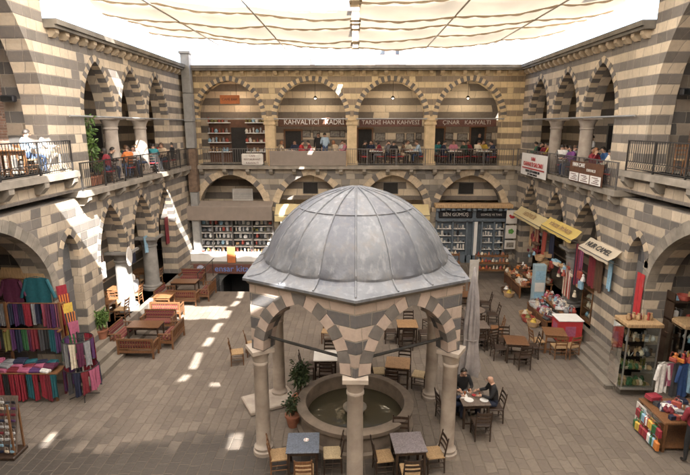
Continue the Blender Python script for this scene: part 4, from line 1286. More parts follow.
person('dark coated person standing in the breakfast cafe doorway', 'stand', -2.15, 29.7, GZ, 170, 'black', 'black', 'hair_dark', 'short')
person('man in a pale shirt standing with his back turned in the breakfast cafe', 'stand_work', -1.75, 29.6, GZ, 20, 'pale_blue', 'jeans', 'hair_dark', 'short')
person('waiter in black standing at the back of the fourth back bay', 'stand', 7.35, 30.0, GZ, 190, 'black', 'black', 'hair_dark', 'short')
# their tables and chairs
GG = 'cafe tables on the galleries'; GR = 'red cafe chairs on the galleries'
for i, (x, y, where) in enumerate(((-3.7,28.9,'left behind the taupe screen'),(-1.0,29.6,'right behind the taupe screen'),(1.2,28.9,'left in the third back bay'),(3.25,28.9,'right in the third back bay'),(5.65,28.8,'left in the fourth back bay'),(7.35,28.8,'right in the fourth back bay'))):
    table('white', x, y, 0, f'white topped cafe table on the gallery, {where}', z=GZ, group=GG)
for x, y, f, where in ((-4.3,28.9,-60,'under the woman in beige'),(-3.1,28.9,-100,'under the person in the red jacket'),(.5,29.0,-80,'at the left end of the third back bay'),(1.95,29.1,170,'in the middle of the third back bay'),
    (2.6,28.75,-90,'under the woman in dark brown'),(3.85,28.85,90,'under the man in pale blue at the back'),(5.05,28.9,-80,'at the left end of the fourth back bay'),(6.3,28.8,100,'under the person in green at the back'),
    (6.95,28.75,-60,'under the person in cream at the back'),(8.1,28.8,90,'under the man in dark clothes at the back'),(8.55,28.5,90,'empty at the right end of the back gallery'),(.55,28.35,0,'backing onto the railing left in the third back bay'),(2.2,28.3,0,'with its back to the railing in the third back bay'),(5.9,28.3,0,'with its back to the railing in the fourth back bay'),(7.7,28.3,0,'with its back to the railing right in the fourth back bay')):
    chair('red', x, y, f, f'red seated cafe chair {where}', z=GZ, group=GR)
for y, w in ((18.9,'nearest'),(21.0,'middle'),(24.4,'farthest')):
    table('brown', LX-.45, y, 0, f'brown cafe table on the left gallery, {w} of three', z=GZ, group=GG)
for y, f, w in ((18.0,10,'nearest the potted tree'),(19.6,-70,'under the man in black'),(20.5,-100,'under the red haired woman'),(21.5,178,'under the woman in purple'),(22.4,-20,'under the person in jeans'),(23.7,-60,'under the nearer red guest'),(25.1,-120,'under the farther red guest')):
    chair('brown', LX-.45, y, f, f'brown cafe chair on the left gallery {w}', z=GZ, group='brown cafe chairs on the left gallery')
for y, w in ((26.2,'farthest'),(24.2,'second from the corner'),(22.3,'in the middle'),(20.6,'second from the near end'),(18.4,'nearest')):
    table('brown', RX+.65, y, 0, f'brown cafe table on the right gallery, {w}', z=GZ, group=GG)
for y, f, w in ((26.9,60,'by the corner'),(25.7,150,'behind the white banner'),(23.4,170,'next to the far white column'),(22.8,90,'under the person in teal'),(21.1,150,'under the red hooded woman'),(20.1,90,'under the man in navy'),(18.95,160,'beside the near white column'),(17.9,70,'at the near end')):
    chair('red', RX+.6, y, f, f'red seated cafe chair on the right gallery {w}', z=GZ, group=GR)

# more of the crowd upstairs
rr = random.Random(21)
def crowd(spots, where, group):
    for q, (x, y, f, t, h, st, k) in enumerate(spots):
        person(f'{where[0]} in {t.replace("_", " ")} {where[1]}, {where[2][q]}', k, x, y, GZ, f, t, rr.choice(('navy','black','jeans','grey')), h, st, group)
        chair('red', x, y, f, f'red cafe chair of the guest {where[2][q]} {where[1]}', z=GZ, group='red cafe chairs on the galleries')
crowd(((.95,29.65,175,'navy','hair_dark','short','sit_table'),(1.5,28.75,80,'dark_red','hair_dark','long','sit_lean'),(3.1,29.6,190,'cream','hair_brown','long','sit_face'),(2.25,28.6,-30,'black','hair_dark','short','sit_back')),
      ('guest','in the third back bay',('behind the left table','right of the left table','behind the right table','near the railing')), BGp)
crowd(((4.85,29.6,-150,'teal','hair_dark','short','sit_table'),(6.6,29.6,180,'dark_red','hair_dark','long','sit_table'),(7.5,29.55,175,'yellow','hair_brown','long','sit_face'),(8.45,29.3,120,'black','hair_grey','short','sit_back')),
      ('guest','in the fourth back bay',('behind the left table','behind the middle','behind the right table','in the far right corner')), BGp)
crowd(((-3.55,29.65,180,'navy','hair_dark','short','sit_table'),(-.7,29.7,160,'white','hair_dark','short','sit_face')),
      ('guest','behind the taupe screen',('farther in at the left','farther in at the right')), BGp)
crowd(((LX-.9,18.7,-80,'grey','hair_dark','short','sit_table'),(LX-.95,20.9,-90,'cream','hair_dark','long','sit_table'),(LX-.9,22.0,-110,'dark_green','hair_brown','short','sit_lean'),(LX-.4,23.1,170,'navy','hair_dark','short','sit_face'),(LX-.95,24.4,-90,'white','hair_dark','short','sit_table'),(LX-.4,26.0,-160,'pink','hair_dark','long','sit_table')),
      ('guest','on the left gallery',('deep behind the nearest table','deep between the columns','deep near the middle','at the railing midway','deep behind the farthest table','near the corner')), LGp)
crowd(((RX+1.05,18.4,90,'dark_red','hair_dark','long','sit_table'),(RX+1.1,20.5,90,'blue','hair_dark','short','sit_lean'),(RX+.5,22.3,0,'pale_blue','hair_brown','short','sit_back'),(RX+.5,24.3,160,'orange','hair_dark','long','sit_table'),(RX+1.1,25.2,80,'white','hair_dark','short','sit_face'),(RX+.5,26.3,190,'black','hair_dark','short','sit_table')),
      ('guest','on the right gallery',('deep behind the nearest table','deep behind the menu board','between banner and menu board','just above the white banner','deep above the white banner','next to the corner')), RGp)

for x, y, f, w in ((-9.75,14.75,-35,'under the man in pale blue'),(-9.7,15.5,-60,'under the person in white'),(-9.85,12.9,-90,'at the left edge of the photo'),(-10.6,14.2,-90,'with its back to the brick wall'),(-10.4,13.4,-90,'farther in from the railing')):
    chair('brown', x, y, f, f'brown chair in the near left upper bay {w}', z=IZ, group='brown chairs in the near upper bays')
for i, (x, y) in enumerate(((-9.9,14.0),(RX+.7,14.2),(RX+.7,12.2))):
    table('brown', x, y, 0, ('brown table in the near left upper bay beside the railing','brown table in the near right upper bay, nearer its end post','brown table in the near right upper bay at the photo edge')[i], z=IZ, group=GG)
for x, y, f, w in ((RX+.65,15.0,180,'beyond the first table'),(RX+.65,13.4,0,'between the two tables'),(RX+1.4,14.2,90,'on the wall side of the first table'),(RX+1.4,12.2,90,'on the wall side of the second table')):
    chair('brown', x, y, f, f'brown chair in the near right upper bay {w}', z=IZ, group='brown chairs in the near upper bays')
for x, y, w in ((-3.7,28.9,'left behind the taupe screen'),(-1.0,29.6,'right behind the taupe screen'),(1.2,28.9,'left in the third back bay'),(3.25,28.9,'right in the third back bay'),(5.65,28.8,'left in the fourth back bay'),(7.35,28.8,'right in the fourth back bay')):
    dish(x-.15, y+.1, GZ+.751, .13, 'white_glaze', 'plate', f'white plates on the gallery table {w}', 'plates in the back gallery cafes')
    dish(x+.2, y-.12, GZ+.751, .12, 'white_glaze', 'plate', f'white plates on the gallery table {w}', 'plates in the back gallery cafes')
    dish(x+.05, y+.24, GZ+.751, .07, 'red_cloth', 'bowl', f'small red bowl on the gallery table {w}', 'bowls in the back gallery cafes')

crowd(tuple((LX-.08, y, f, t, h, st, k) for y, f, t, h, st, k in ((18.95,100,'dark_red','hair_dark','long','sit_table'),(20.75,60,'orange','hair_brown','short','sit_face'),(21.25,-150,'white','hair_dark','long','sit_table'),(23.4,20,'teal','hair_dark','short','sit_lean'),(24.55,170,'beige','hair_brown','long','sit_table'),(25.55,90,'black','hair_dark','short','sit_back'))),
      ('guest','at the left gallery rail',('beyond the potted tree','behind the first column','between the two columns','past the second column','near the far end','next to the corner pier')), LGp)
crowd(tuple((RX+.12, y, f, t, h, st, k) for y, f, t, h, st, k in ((18.2,20,'cream','hair_dark','short','sit_table'),(19.6,-160,'dark_red','hair_red','long','sit_face'),(21.6,100,'purple','hair_dark','long','sit_table'),(22.6,-20,'white','hair_dark','short','sit_lean'))),
      ('guest','at the right gallery rail',('at the near end','above the menu board','between the columns','nearer the white banner')), RGp)
# ------------------------------------------------------------------ railings, screens, signs, awnings
M['rail'] = mat('dark_railing_iron', (.045,.042,.040), .55, .25, 9, metal=.4)
M['rail_grey'] = mat('grey_railing_iron', (.16,.15,.145), .55, .25, 9, metal=.4)
M['taupe'] = mat('taupe_awning_cloth', (.235,.195,.165), .85, .1, 2.5)
M['fascia'] = mat('red_brown_fascia', (.13,.055,.042), .6, .25, 4)
M['brown_board'] = mat('brown_sign_board', (.12,.055,.03), .6, .25, 4)
M['white_paint'] = mat('white_paint', (.76,.75,.73), .6, .06, 5)
M['offwhite'] = mat('offwhite_panel', (.58,.55,.51), .7, .15, 4)
M['black_paint'] = mat('black_paint', (.02,.02,.024), .45, .2, 6)
M['blue_letter'] = mat('blue_letters', (.12,.22,.52), .5, .1, 8)
M['red_paint'] = mat('red_paint', (.42,.035,.04), .55, .15, 6)
M['yellow_cloth'] = cloth_mat('yellow_awning_cloth', (.80,.62,.22), .3)
M['pale_yellow_cloth'] = cloth_mat('straw_awning_cloth', (.78,.66,.38), .3)
M['beige_cloth'] = cloth_mat('beige_awning_cloth', (.72,.63,.5), .3)
M['tan_wood'] = wood('tan_beam', (.45,.30,.16), .55)
M['orange_sign'] = mat('orange_sign', (.55,.18,.06), .6, .15, 5)
M['slate_paint'] = mat('slate_blue_paint', (.13,.16,.19), .5, .2, 4)
M['duct'] = mat('galvanised_duct', (.33,.33,.325), .5, .25, 2.5, metal=.35)
M['rust'] = mat('rusty_duct', (.17,.115,.08), .8, .4, 5)

def text(s, size, loc, rot, m, parent, name='lettering', depth=.008, align='CENTER', sx=1.0):
    cu = bpy.data.curves.new('lettering', 'FONT'); cu.body = s; cu.size = size; cu.extrude = depth; cu.align_x = align; cu.align_y = 'CENTER'
    cu.resolution_u = 3
    o = bpy.data.objects.new('lettering', cu); COL.objects.link(o)
    dg = bpy.context.evaluated_depsgraph_get(); dg.update()
    me = bpy.data.meshes.new_from_object(o.evaluated_get(dg))
    bpy.data.objects.remove(o, do_unlink=True); bpy.data.curves.remove(cu)
    me.materials.clear(); me.materials.append(m)
    T = Matrix.Translation(loc) @ rot.to_4x4() @ Matrix.Diagonal((sx, 1, 1, 1))
    me.transform(T)
    n = bpy.data.objects.new(name, me); COL.objects.link(n)
    if parent is not None: n.parent = parent
    return n
FACE_S = Matrix(((1,0,0),(0,0,-1),(0,1,0)))            # text read from the south (normal -Y)
FACE_W = Matrix(((0,0,-1),(-1,0,0),(0,1,0)))           # on the right wall, normal -X, reads along -Y
FACE_E = Matrix(((0,0,1),(1,0,0),(0,1,0)))             # on the left wall, normal +X

def railing(label, O, du, nr, u0, u1, z, h, m, orn=False, d=.28, step=.12, post=1.6):
    T = thing('railing', label, 'railing', (O[0]+du[0]*(u0+u1)/2+nr[0]*d, O[1]+du[1]*(u0+u1)/2+nr[1]*d, z))
    off = T.location
    mb = MB(); bx_uv(mb, O, du, nr, u0, u1, d-.025, d+.025, z+h-.035, z+h); mb.build('top_rail', m, T, off=off)
    mb = MB(); bx_uv(mb, O, du, nr, u0, u1, d-.015, d+.015, z+.07, z+.1)
    if orn: bx_uv(mb, O, du, nr, u0, u1, d-.012, d+.012, z+.30, z+.325)
    mb.build('bottom_rail', m, T, off=off)
    mb = MB(); n = int((u1-u0)/step)
    for k in range(1, n):
        u = u0+(u1-u0)*k/n
        p = (O[0]+du[0]*u+nr[0]*d, O[1]+du[1]*u+nr[1]*d)
        mb.tube((*p, z+.1 if not orn else z+.325), (*p, z+h-.036), .011, .011, 5)
        if orn:
            q = u0+(u1-u0)*(k-.5)/n; r = .085
            pts = [(O[0]+du[0]*(q+r*.6*math.cos(a))+nr[0]*d, O[1]+du[1]*(q+r*.6*math.cos(a))+nr[1]*d, z+.2+r*math.sin(a)) for a in [2*PI*i/8 for i in range(9)]]
            mb.path(pts, .008, 4)
    mb.build('baluster_panel', m, T, off=off)
    n = max(1, round((u1-u0)/post))
    for k in range(n+1):
        u = u0+.02+(u1-u0-.04)*k/n
        mb = MB(); bx_uv(mb, O, du, nr, u-.022, u+.022, d-.022, d+.022, z, z+h+.0); mb.build('post', m, T, off=off)
    return T
OB, dB, nB = (0, 28), (1, 0), (0, -1)
OL, dS, nL = (LX, 0), (0, 1), (1, 0)
OR, nR_ = (RX, 0), (-1, 0)
railing('thin grey railing along the back gallery over the four lower arches', OB, dB, nB, LX+.42, RX-.42, GZ, .92, M['rail_grey'], step=.13)
railing('dark iron railing of the left gallery below the white columns', OL, dS, nL, 16.35, 27.5, GZ, .95, M['rail'])
railing('dark iron railing of the right gallery carrying the white banner and the menu board', OR, dS, nR_, 16.95, 27.5, GZ, .95, M['rail_grey'])
railing('ornate iron railing of the raised bay at the near left', OL, dS, nL, 7.5, 15.95, IZ, .98, M['rail'], True)
railing('ornate iron railing of the raised bay at the near right', OR, dS, nR_, 7.5, 16.5, IZ, .98, M['rail'], True)
def rod(label, O, du, nr, u0, u1, z):
    mb = MB(); P = lambda u: (O[0]+du[0]*u+nr[0]*.12, O[1]+du[1]*u+nr[1]*.12, z)
    mb.tube(P(u0), P(u1), .035, .035, 8)
    tag(mb.build('awning_rod', M['duct']), label, 'rod', 'awning rods along the galleries')
rod('long metal rod across the left gallery arches', OL, dS, nL, 16.4, 27.6, 8.52)
rod('long metal rod across the right gallery arches', OR, dS, nR_, 16.6, 27.6, 8.52)
for (c, a), w in zip(UPB, ('first', 'second', 'third', 'fourth')):
    rod(f'metal rod across the {w} back gallery arch from the left', OB, dB, nB, c-a-.1, c+a+.1, 8.58)

# taupe screen over the railing, second bay
T = thing('screen', 'taupe cloth screen stretched over the back gallery railing below the breakfast sign', 'screen', (-2.6, 27.6, GZ))
mb = MB(); mb.bevel_box(-2.12, 2.12, -.03, .03, -.02, .80, .02); mb.build('cloth', M['taupe'], T)
for x in (-2.15, 2.15):
    mb = MB(); mb.box(x-.025, x+.025, -.04, .04, -.04, .86); mb.build('side_bar', M['tan_wood'], T)
T = thing('sign_board', 'whitish lettered board leaning on the back gallery railing left of the taupe screen', 'sign', (-5.68, 27.6, GZ))
mb = MB(); mb.bevel_box(-.6, .6, -.04, .04, .02, .66, .06); mb.build('board', M['offwhite'], T)
for k, s in enumerate(('CAFE', 'RESTAURANT', 'KAHVALTI')): text(s, .15, (0, -.043, .52-.19*k), FACE_S, M['fascia'], T)

def fascia(label, x0, x1, z0, z1, y, m, words, size, lm, sxs=None):
    T = thing('shop_sign', label, 'sign', ((x0+x1)/2, y, z0))
    mb = MB(); mb.bevel_box(-(x1-x0)/2, (x1-x0)/2, -.06, .06, 0, z1-z0, .015); mb.build('board', m, T)
    for i, (s, x) in enumerate(words): text(s, size, (x, -.064, (z1-z0)/2), FACE_S, lm, T, sx=(sxs or 1.0))
    return T
fascia('brown fascia with big white letters KAHVALTICI over the breakfast cafe', -4.4, -.48, 8.16, 8.66, 29.0, M['brown_board'], [('KAHVALTICI', -.62), ('KADRİ', 1.28)], .40, M['white_paint'], .9)
fascia('red brown fascia with faint lettering over the third back bay cafe', .25, 3.8, 8.16, 8.62, 29.0, M['fascia'], [('TARİHİ HAN', -.7), ('KAHVESİ', 1.0)], .32, M['offwhite'])
fascia('red brown fascia with faint lettering over the fourth back bay cafe', 4.6, 8.0, 8.16, 8.62, 29.0, M['fascia'], [('ÇINAR', -.85), ('KAHVALTI', .65)], .32, M['offwhite'])
T = fascia('small orange sign hanging in the top of the first back gallery arch', -7.65, -6.55, 9.42, 9.9, 28.95, M['orange_sign'], [('CAFE BAR', 0)], .2, M['fascia'])
fascia('small framed yellow and black board inside the second lower back arch', -2.35, -1.7, 4.45, 4.9, 29.2, M['black_paint'], [('ÇAY', 0)], .26, M['pale_yellow_cloth'])
T = thing('shelf_screen', 'whitish louvred panel set in the first lower back arch', 'panel', (-6.6, 28.9, 3.9))
mb = MB(); mb.box(-.6, .6, -.03, .03, 0, .06); mb.box(-.6, .6, -.03, .03, .64, .7)
for x in (-.57, .57): mb.box(x-.03, x+.03, -.03, .03, .061, .639)
mb.build('frame', M['offwhite'], T)
mb = MB()
for k in range(9): mb.box(-.54, .54, -.02, .02, .08+k*.062, .12+k*.062)
mb.build('louvre', M['offwhite'], T)

# first back bay, upstairs: white shelves and dark doorway
T = thing('shelf_unit', 'wide shop shelf with white shelves at the back of the first gallery bay', 'shelf', (-7.0, 30.0, GZ))
mb = MB(); mb.box(-1.75, 1.75, .2, .26, 0, 2.5); mb.build('back_panel', M['brown_board'], T)
for z in (.6, 1.15, 1.7, 2.3):
    for x0, x1 in ((-1.75,-.42),(.5,1.75)):
        mb = MB(); mb.box(x0, x1, -.15, .199, z, z+.05); mb.build('shelf', M['white_paint'], T)
mb = MB(); mb.box(-.4, .48, .12, .199, 0, 2.05); mb.build('doorway', M['dark'], T)
def wall_thing(name, label, cat, x0, x1, z0, z1, y, m, frame=None, grp=None):
    T = thing(name, label, cat, ((x0+x1)/2, y, z0), 0, grp)
    w, h = (x1-x0)/2, z1-z0
    mb = MB(); mb.box(-w+.03, w-.03, -.02, .02, .03, h-.03); mb.build('panel', m, T)
    mb = MB(); mb.box(-w, w, -.04, .03, h-.03, h); mb.box(-w, w, -.04, .03, 0, .03); mb.box(-w, -w+.03, -.04, .03, .03, h-.03); mb.box(w-.03, w, -.04, .03, .03, h-.03)
    mb.build('frame', frame or M['w_dark'], T)
    return T
GP = 'framed pictures in the back gallery cafes'
M['photo'] = mat('faded_photograph', (.30,.27,.23), .5, .6, 9, col2=(.07,.06,.05))
for i, (x, z, w, h) in enumerate(((-2.9,7.75,.5,.42),(-2.3,7.72,.42,.46),(-1.2,7.75,.6,.4),(-.75,7.75,.3,.42),(1.5,7.55,.62,.5),(2.7,7.5,.5,.55),(3.3,7.5,.45,.55),(3.8,7.6,.35,.4),(5.6,7.6,.5,.4),(6.4,7.55,.6,.45),(7.9,7.6,.45,.45))):
    wall_thing('picture', f'framed picture on the back gallery wall, number {i+1} counting from the left' if False else 'framed picture on the inner wall of the back gallery', 'picture', x-w/2, x+w/2, z-h/2, z+h/2, 30.25, M['photo'], None, GP)
def doorway(label, x, w, z0, h, y, m=None):
    T = thing('door', label, 'door', (x, y, z0))
    mb = MB(); mb.box(-w/2, w/2, .02, .06, 0, h); mb.build('opening', M['dark'], T)
    mb = MB(); mb.box(-w/2-.1, -w/2, 0, .08, 0, h+.1); mb.box(w/2, w/2+.1, 0, .08, 0, h+.1); mb.box(-w/2, w/2, 0, .08, h, h+.1); mb.build('frame', m or M['w_mid'], T)
    return T
doorway('dark doorway at the back of the breakfast cafe bay', -3.7, .95, GZ, 1.85, 30.22)
doorway('dark doorway at the left of the third back gallery bay', .6, .8, GZ, 1.95, 30.22)
doorway('dark doorway at the left of the fourth back gallery bay', 4.95, .7, GZ, 2.0, 30.22)
doorway('dark doorway in the middle of the fourth back gallery bay', 7.3, .8, GZ, 2.05, 30.22)
for y, w in ((18.9,'nearest'),(21.6,'middle'),(24.3,'farthest')):
    for sx, X, side in ((-1, LX-3.2, 'left'), (1, RX+3.2, 'right')):
        T = thing('door', f'dark doorway in the inner wall of the {side} gallery, {w} of three', 'door', (X, y, GZ), sx*PI/2*-1)
        mb = MB(); mb.box(-.5, .5, -.06, -.02, 0, 2.15); mb.build('opening', M['dark'], T)
        mb = MB(); mb.box(-.6,-.5,-.08,0,0,2.25); mb.box(.5,.6,-.08,0,0,2.25); mb.box(-.5,.5,-.08,0,2.15,2.25); mb.build('frame', M['trim_dark'], T)
doorway('dark doorway in the middle of the second lower back bay', -2.6, 1.2, PZ, 2.3, 30.22)
doorway('dark doorway in the third lower back bay', 2.1, 1.2, PZ, 2.3, 30.22)
# small arched windows high in the lower bays
for x in (-2.6, 2.1, 6.5):
    wall_thing('window', f'small square window high inside a lower back arch, {"second" if x<0 else "third" if x<4 else "fourth"} from the left', 'window', x-.45, x+.45, 4.3, 5.0, 28.97, M['dark'], M['trim'])

# roller awning and cloth awnings
T = thing('roller_awning', 'taupe roller awning valance above the shelves of the first lower back bay', 'awning', (-7.05, 27.25, 3.0))
mb = MB(); mb.bevel_box(-2.48, 2.42, -.05, .05, .0, .82, .03); mb.build('valance', M['taupe'], T)
mb = MB()
mb.add([(-2.48,.05,.8),(2.42,.05,.8),(2.42,.75,1.02),(-2.48,.75,1.02),(-2.48,.05,.76),(2.42,.05,.76),(2.42,.75,.98),(-2.48,.75,.98)], [(0,1,2,3),(7,6,5,4),(0,3,7,4),(1,5,6,2)])
mb.build('cloth', M['taupe'], T)
def slope_awning(label, O, du, nr, u0, u1, zt, zb, d0, d1, val, m, words=None, lm=None, size=.26):
    T = thing('awning', label, 'awning', (O[0]+du[0]*(u0+u1)/2+nr[0]*d0, O[1]+du[1]*(u0+u1)/2+nr[1]*d0, zb))
    off = T.location
    def p(u, d, z): return (O[0]+du[0]*u+nr[0]*d, O[1]+du[1]*u+nr[1]*d, z)
    mb = MB(); n = 10
    for k in range(n):
        a, b = u0+(u1-u0)*k/n, u0+(u1-u0)*(k+1)/n
        for t0, t1 in ((0,.5),(.5,1)):
            s = lambda u, t: zt+(zb-zt)*t - .06*math.sin(PI*t) - .012*math.sin(u*9)
            mb.add([p(a,d0+(d1-d0)*t0,s(a,t0)), p(b,d0+(d1-d0)*t0,s(b,t0)), p(b,d0+(d1-d0)*t1,s(b,t1)), p(a,d0+(d1-d0)*t1,s(a,t1))], [(0,1,2,3)])
        za, zb_ = zb-.012*math.sin(a*9), zb-.012*math.sin(b*9)
        mb.add([p(a,d1,za), p(b,d1,zb_), p(b,d1+.015,zb-val-.02*math.sin(b*7)), p(a,d1+.015,zb-val-.02*math.sin(a*7))], [(0,1,2,3)])
    mb.build('cloth', m, T, off=off)
    mb = MB(); mb.tube(p(u0,d1-.01,zb-.03), p(u1,d1-.01,zb-.03), .025, .025, 6)
    for u in (u0+.08, u1-.08): mb.tube(p(u,d0,zt-.5), p(u,d1-.03,zb-.04), .016, .016, 6)
    mb.build('frame', M['rail_grey'], T, off=off)
    if words:
        L = math.hypot(d1-d0, zt-zb)
        side = nr[0] < -.5
        up = Vector((-nr[0]*(d1-d0), -nr[1]*(d1-d0), zt-zb)).normalized()
        al = Vector((-du[0], -du[1], 0)) if side else Vector((du[0], du[1], 0))
        nn = al.cross(up)
        Rm = Matrix((al, up, nn)).transposed()
        mid = Vector(p((u0+u1)/2, (d0+d1)/2, (zt+zb)/2-.03)) - off + nn*.045
        text(words, size, mid, Rm, lm, T)
    return T
slope_awning('straw yellow awning with faint lettering farthest along the right arcade', OR, dS, nR_, 23.1, 27.0, 3.92, 3.56, .02, .42, .16, M['pale_yellow_cloth'], 'HEDİYELİK', M['tan_wood'], .32)
slope_awning('bright yellow awning in the middle of the right arcade', OR, dS, nR_, 19.6, 22.9, 4.06, 3.72, .02, .42, .16, M['yellow_cloth'], 'YÖRESEL ÜRÜNLER', M['tan_wood'], .26)
slope_awning('beige awning with dark capitals over the wooden cabinet at the near right arcade', OR, dS, nR_, 16.55, 18.85, 4.0, 3.68, .02, .45, .14, M['beige_cloth'], 'NUR CAMEL', M['black_paint'], .32)
slope_awning('cream awning strip showing between the dome and the taupe roller awning', OB, dB, nB, -4.5, -.3, 3.85, 3.35, .02, .7, .4, M['pale_yellow_cloth'])
slope_awning('cream awning strip low across the third lower back arch', OB, dB, nB, .2, 4.2, 3.85, 3.35, .02, .7, .3, M['pale_yellow_cloth'])
T = thing('awning_box', 'long tan wooden awning box above the silver shop on the right of the back wall', 'awning', (6.65, 27.45, 3.62))
mb = MB(); mb.bevel_box(-2.15, 2.15, -.12, .5, .1, .34, .03); mb.build('box', M['tan_wood'], T)
mb = MB()
for k in range(15): mb.bevel_box(-2.1+k*.29, -1.9+k*.29, -.1, -.04, -.06+.03*(k % 3), .09, .02)
mb.build('hanging_tag', M['slate_paint'], T)

# silver shop front
T = thing('silver_shop', 'slate blue silver shop front with black signs BİN GÜMÜŞ and glazed display doors', 'shop', (6.6, 27.7, PZ))
mb = MB(); mb.box(-2.0, 2.0, 0, .06, 2.5, 3.15); 
for x in (-2.0, -1.05, -.25, .1, .6, 1.3, 1.92): mb.box(x, x+.08, -.03, .06, 0, 2.5)
mb.box(-2, 2, -.03, .06, 2.42, 2.499); mb.box(-2, 2, -.03, .06, 0, .45)
mb.build('frame', M['slate_paint'], T)
for x0, x1, s, sz in ((-1.85,.05,'BİN GÜMÜŞ',.26),(.25,1.95,'GÜMÜŞ VE TAKI',.16)):
    mb = MB(); mb.bevel_box(x0, x1, -.06, -.005, 2.62, 3.02, .05); sb = mb.build('sign_plate', M['black_paint'], T)
    text(s, sz, ((x0+x1)/2, -.066, 2.82), FACE_S, M['offwhite'], sb)
mb = MB(); mb.box(-1.9, 1.9, .3, .34, 0, 2.5); mb.build('back_panel', M['slate_paint'], T)
rr = random.Random(3)
for x0, x1 in ((-1.9,-1.05),(-.95,-.25),(.68,1.3),(1.38,1.92)):
    for z in (.75, 1.15, 1.55, 1.95):
        mb = MB(); mb.box(x0+.02, x1-.02, .08, .29, z, z+.025); mb.build('display_shelf', M['white_paint'], T)
for x0, x1 in ((-1.9,-1.05),(-.95,-.25),(.68,1.3),(1.38,1.92)):
    for z in (.775, 1.175, 1.575, 1.975):
        x = x0+.06
        while x < x1-.1:
            w = rr.uniform(.05,.12); h = rr.uniform(.08,.3)
            mb = MB(); mb.bevel_box(x, x+w, .12, .2, z, z+h, .01); mb.build('display_card', M[rr.choice(('offwhite','offwhite','tin','black_paint','tin'))], T); x += w+rr.uniform(.06,.12)
mb = MB(); mb.box(.2, .38, -.02, .0, .4, 2.4); mb.build('white_strip', M['white_paint'], T)

# bookshop sign over the cellar stairs
T = thing('shop_sign', 'red brown board with blue letters ensar kitap and a round emblem above the cellar stairs', 'sign', (-6.9, 26.98, -.02))
mb = MB(); mb.bevel_box(-2.45, 2.5, -.04, .04, 0, .56, .01); mb.build('board', M['fascia'], T)
text('ensar kitap', .50, (.05, -.044, .29), FACE_S, M['blue_letter'], T, sx=1.0, depth=.012)
mb = MB(); mb.lathe([(.22,0),(.22,.02)], 28, M=Matrix.Translation((-1.85,-.04,.28)) @ Matrix.Rotation(PI/2, 4, 'X')); em = mb.build('emblem', M['offwhite'], T)
mb = MB()
for r_ in (.19, .1): mb.path([(-1.85+r_*math.cos(a), -.064, .28+r_*math.sin(a)) for a in [2*PI*i/20 for i in range(21)]], .018, 5)
mb.box(-1.88,-1.82,-.075,-.06,.22,.34); mb.build('emblem_mark', M['blue_letter'], em)
# handrail of the stairs
T = thing('handrail', 'iron handrail beside the cellar stairs by the gallery corner', 'handrail', (PIT[0]-.15, 25.2, 0))
for y in (-1.3, 0, 1.3):
    mb = MB(); mb.tube((0,y,0), (0,y,.92), .02, .02, 8); mb.build('post', M['rail'], T)
mb = MB(); mb.path([(0,-1.35,.92),(0,1.6,.92)], .025, 8); mb.path([(0,-1.3,.5),(0,1.3,.5)], .015, 6); mb.build('rail', M['rail'], T)

# banners on the right gallery railing
def banner(label, y0, y1, z0, z1, m):
    T = thing('banner', label, 'banner', (RX-.44, (y0+y1)/2, z0))
    w = (y1-y0)/2
    mb = MB(); n = 8
    for k in range(n):
        a, b = -w+2*w*k/n, -w+2*w*(k+1)/n
        fa, fb = .012*math.sin(a*4), .012*math.sin(b*4)
        mb.add([(fa-.008,a,0),(fb-.008,b,0),(fb,b,z1-z0),(fa,a,z1-z0),(fa,a,0),(fb,b,0),(fb+.008,b,z1-z0),(fa+.008,a,z1-z0)], [(1,0,3,2),(4,5,6,7)])
    mb.build('cloth', m, T)
    return T
T = banner('white banner with red lettering tied to the right gallery railing', 22.75, 26.3, 5.78, 6.86, M['white_paint'])
text('HAN', .26, (-.03, -.0, .83), FACE_W, M['red_paint'], T)
text('KAHVALTI SALONU', .30, (-.03, 0, .56), FACE_W, M['red_paint'], T)
mb = MB(); mb.box(-.03, -.02, -1.5, 1.5, .33, .39); mb.build('line', M['red_paint'], T)
text('SERPME KÖY KAHVALTISI', .17, (-.03, 0, .22), FACE_W, M['black_paint'], T)
text('ÇAY  KAHVE  NARGİLE', .13, (-.03, 0, .08), FACE_W, M['black_paint'], T)
T = banner('brown menu board with white panels tied to the right gallery railing', 17.6, 20.35, 6.06, 6.86, M['brown_board'])
text('HAN CAFE', .22, (-.03, .55, .66), FACE_W, M['white_paint'], T)
text('KAHVALTI', .15, (-.03, -.5, .52), FACE_W, M['offwhite'], T)
for y in (-.9, 0, .9):
    mb = MB(); mb.box(-.035, -.022, y-.4, y+.4, .04, .36); pn = mb.build('panel', M['white_paint'], T)
    mb = MB()
    for k in range(4): mb.box(-.045, -.036, y-.3+.1*(k % 2), y+.25-.12*(k % 3), .09+k*.065, .115+k*.065)
    mb.build('writing', M['fascia'], pn)

# flue duct in the left back corner
T = thing('flue_duct', 'square grey metal flue duct climbing the left back corner, rusty brown lower down', 'duct', (-9.0, 27.55, 0))
for z0, z1, m, w in ((7.0,8.4,'duct',.23),(8.42,9.9,'duct',.235),(9.92,11.9,'duct',.23),(4.6,6.98,'rust',.24),(.5,4.58,'duct',.2)):
    mb = MB(); mb.bevel_box(-w, w, -w, w, z0, z1, .02); mb.build('segment', M[m], T)
mb = MB(); mb.bevel_box(-.3,.3,-.3,.3,11.9,12.05,.03); mb.build('cap', M['duct'], T)

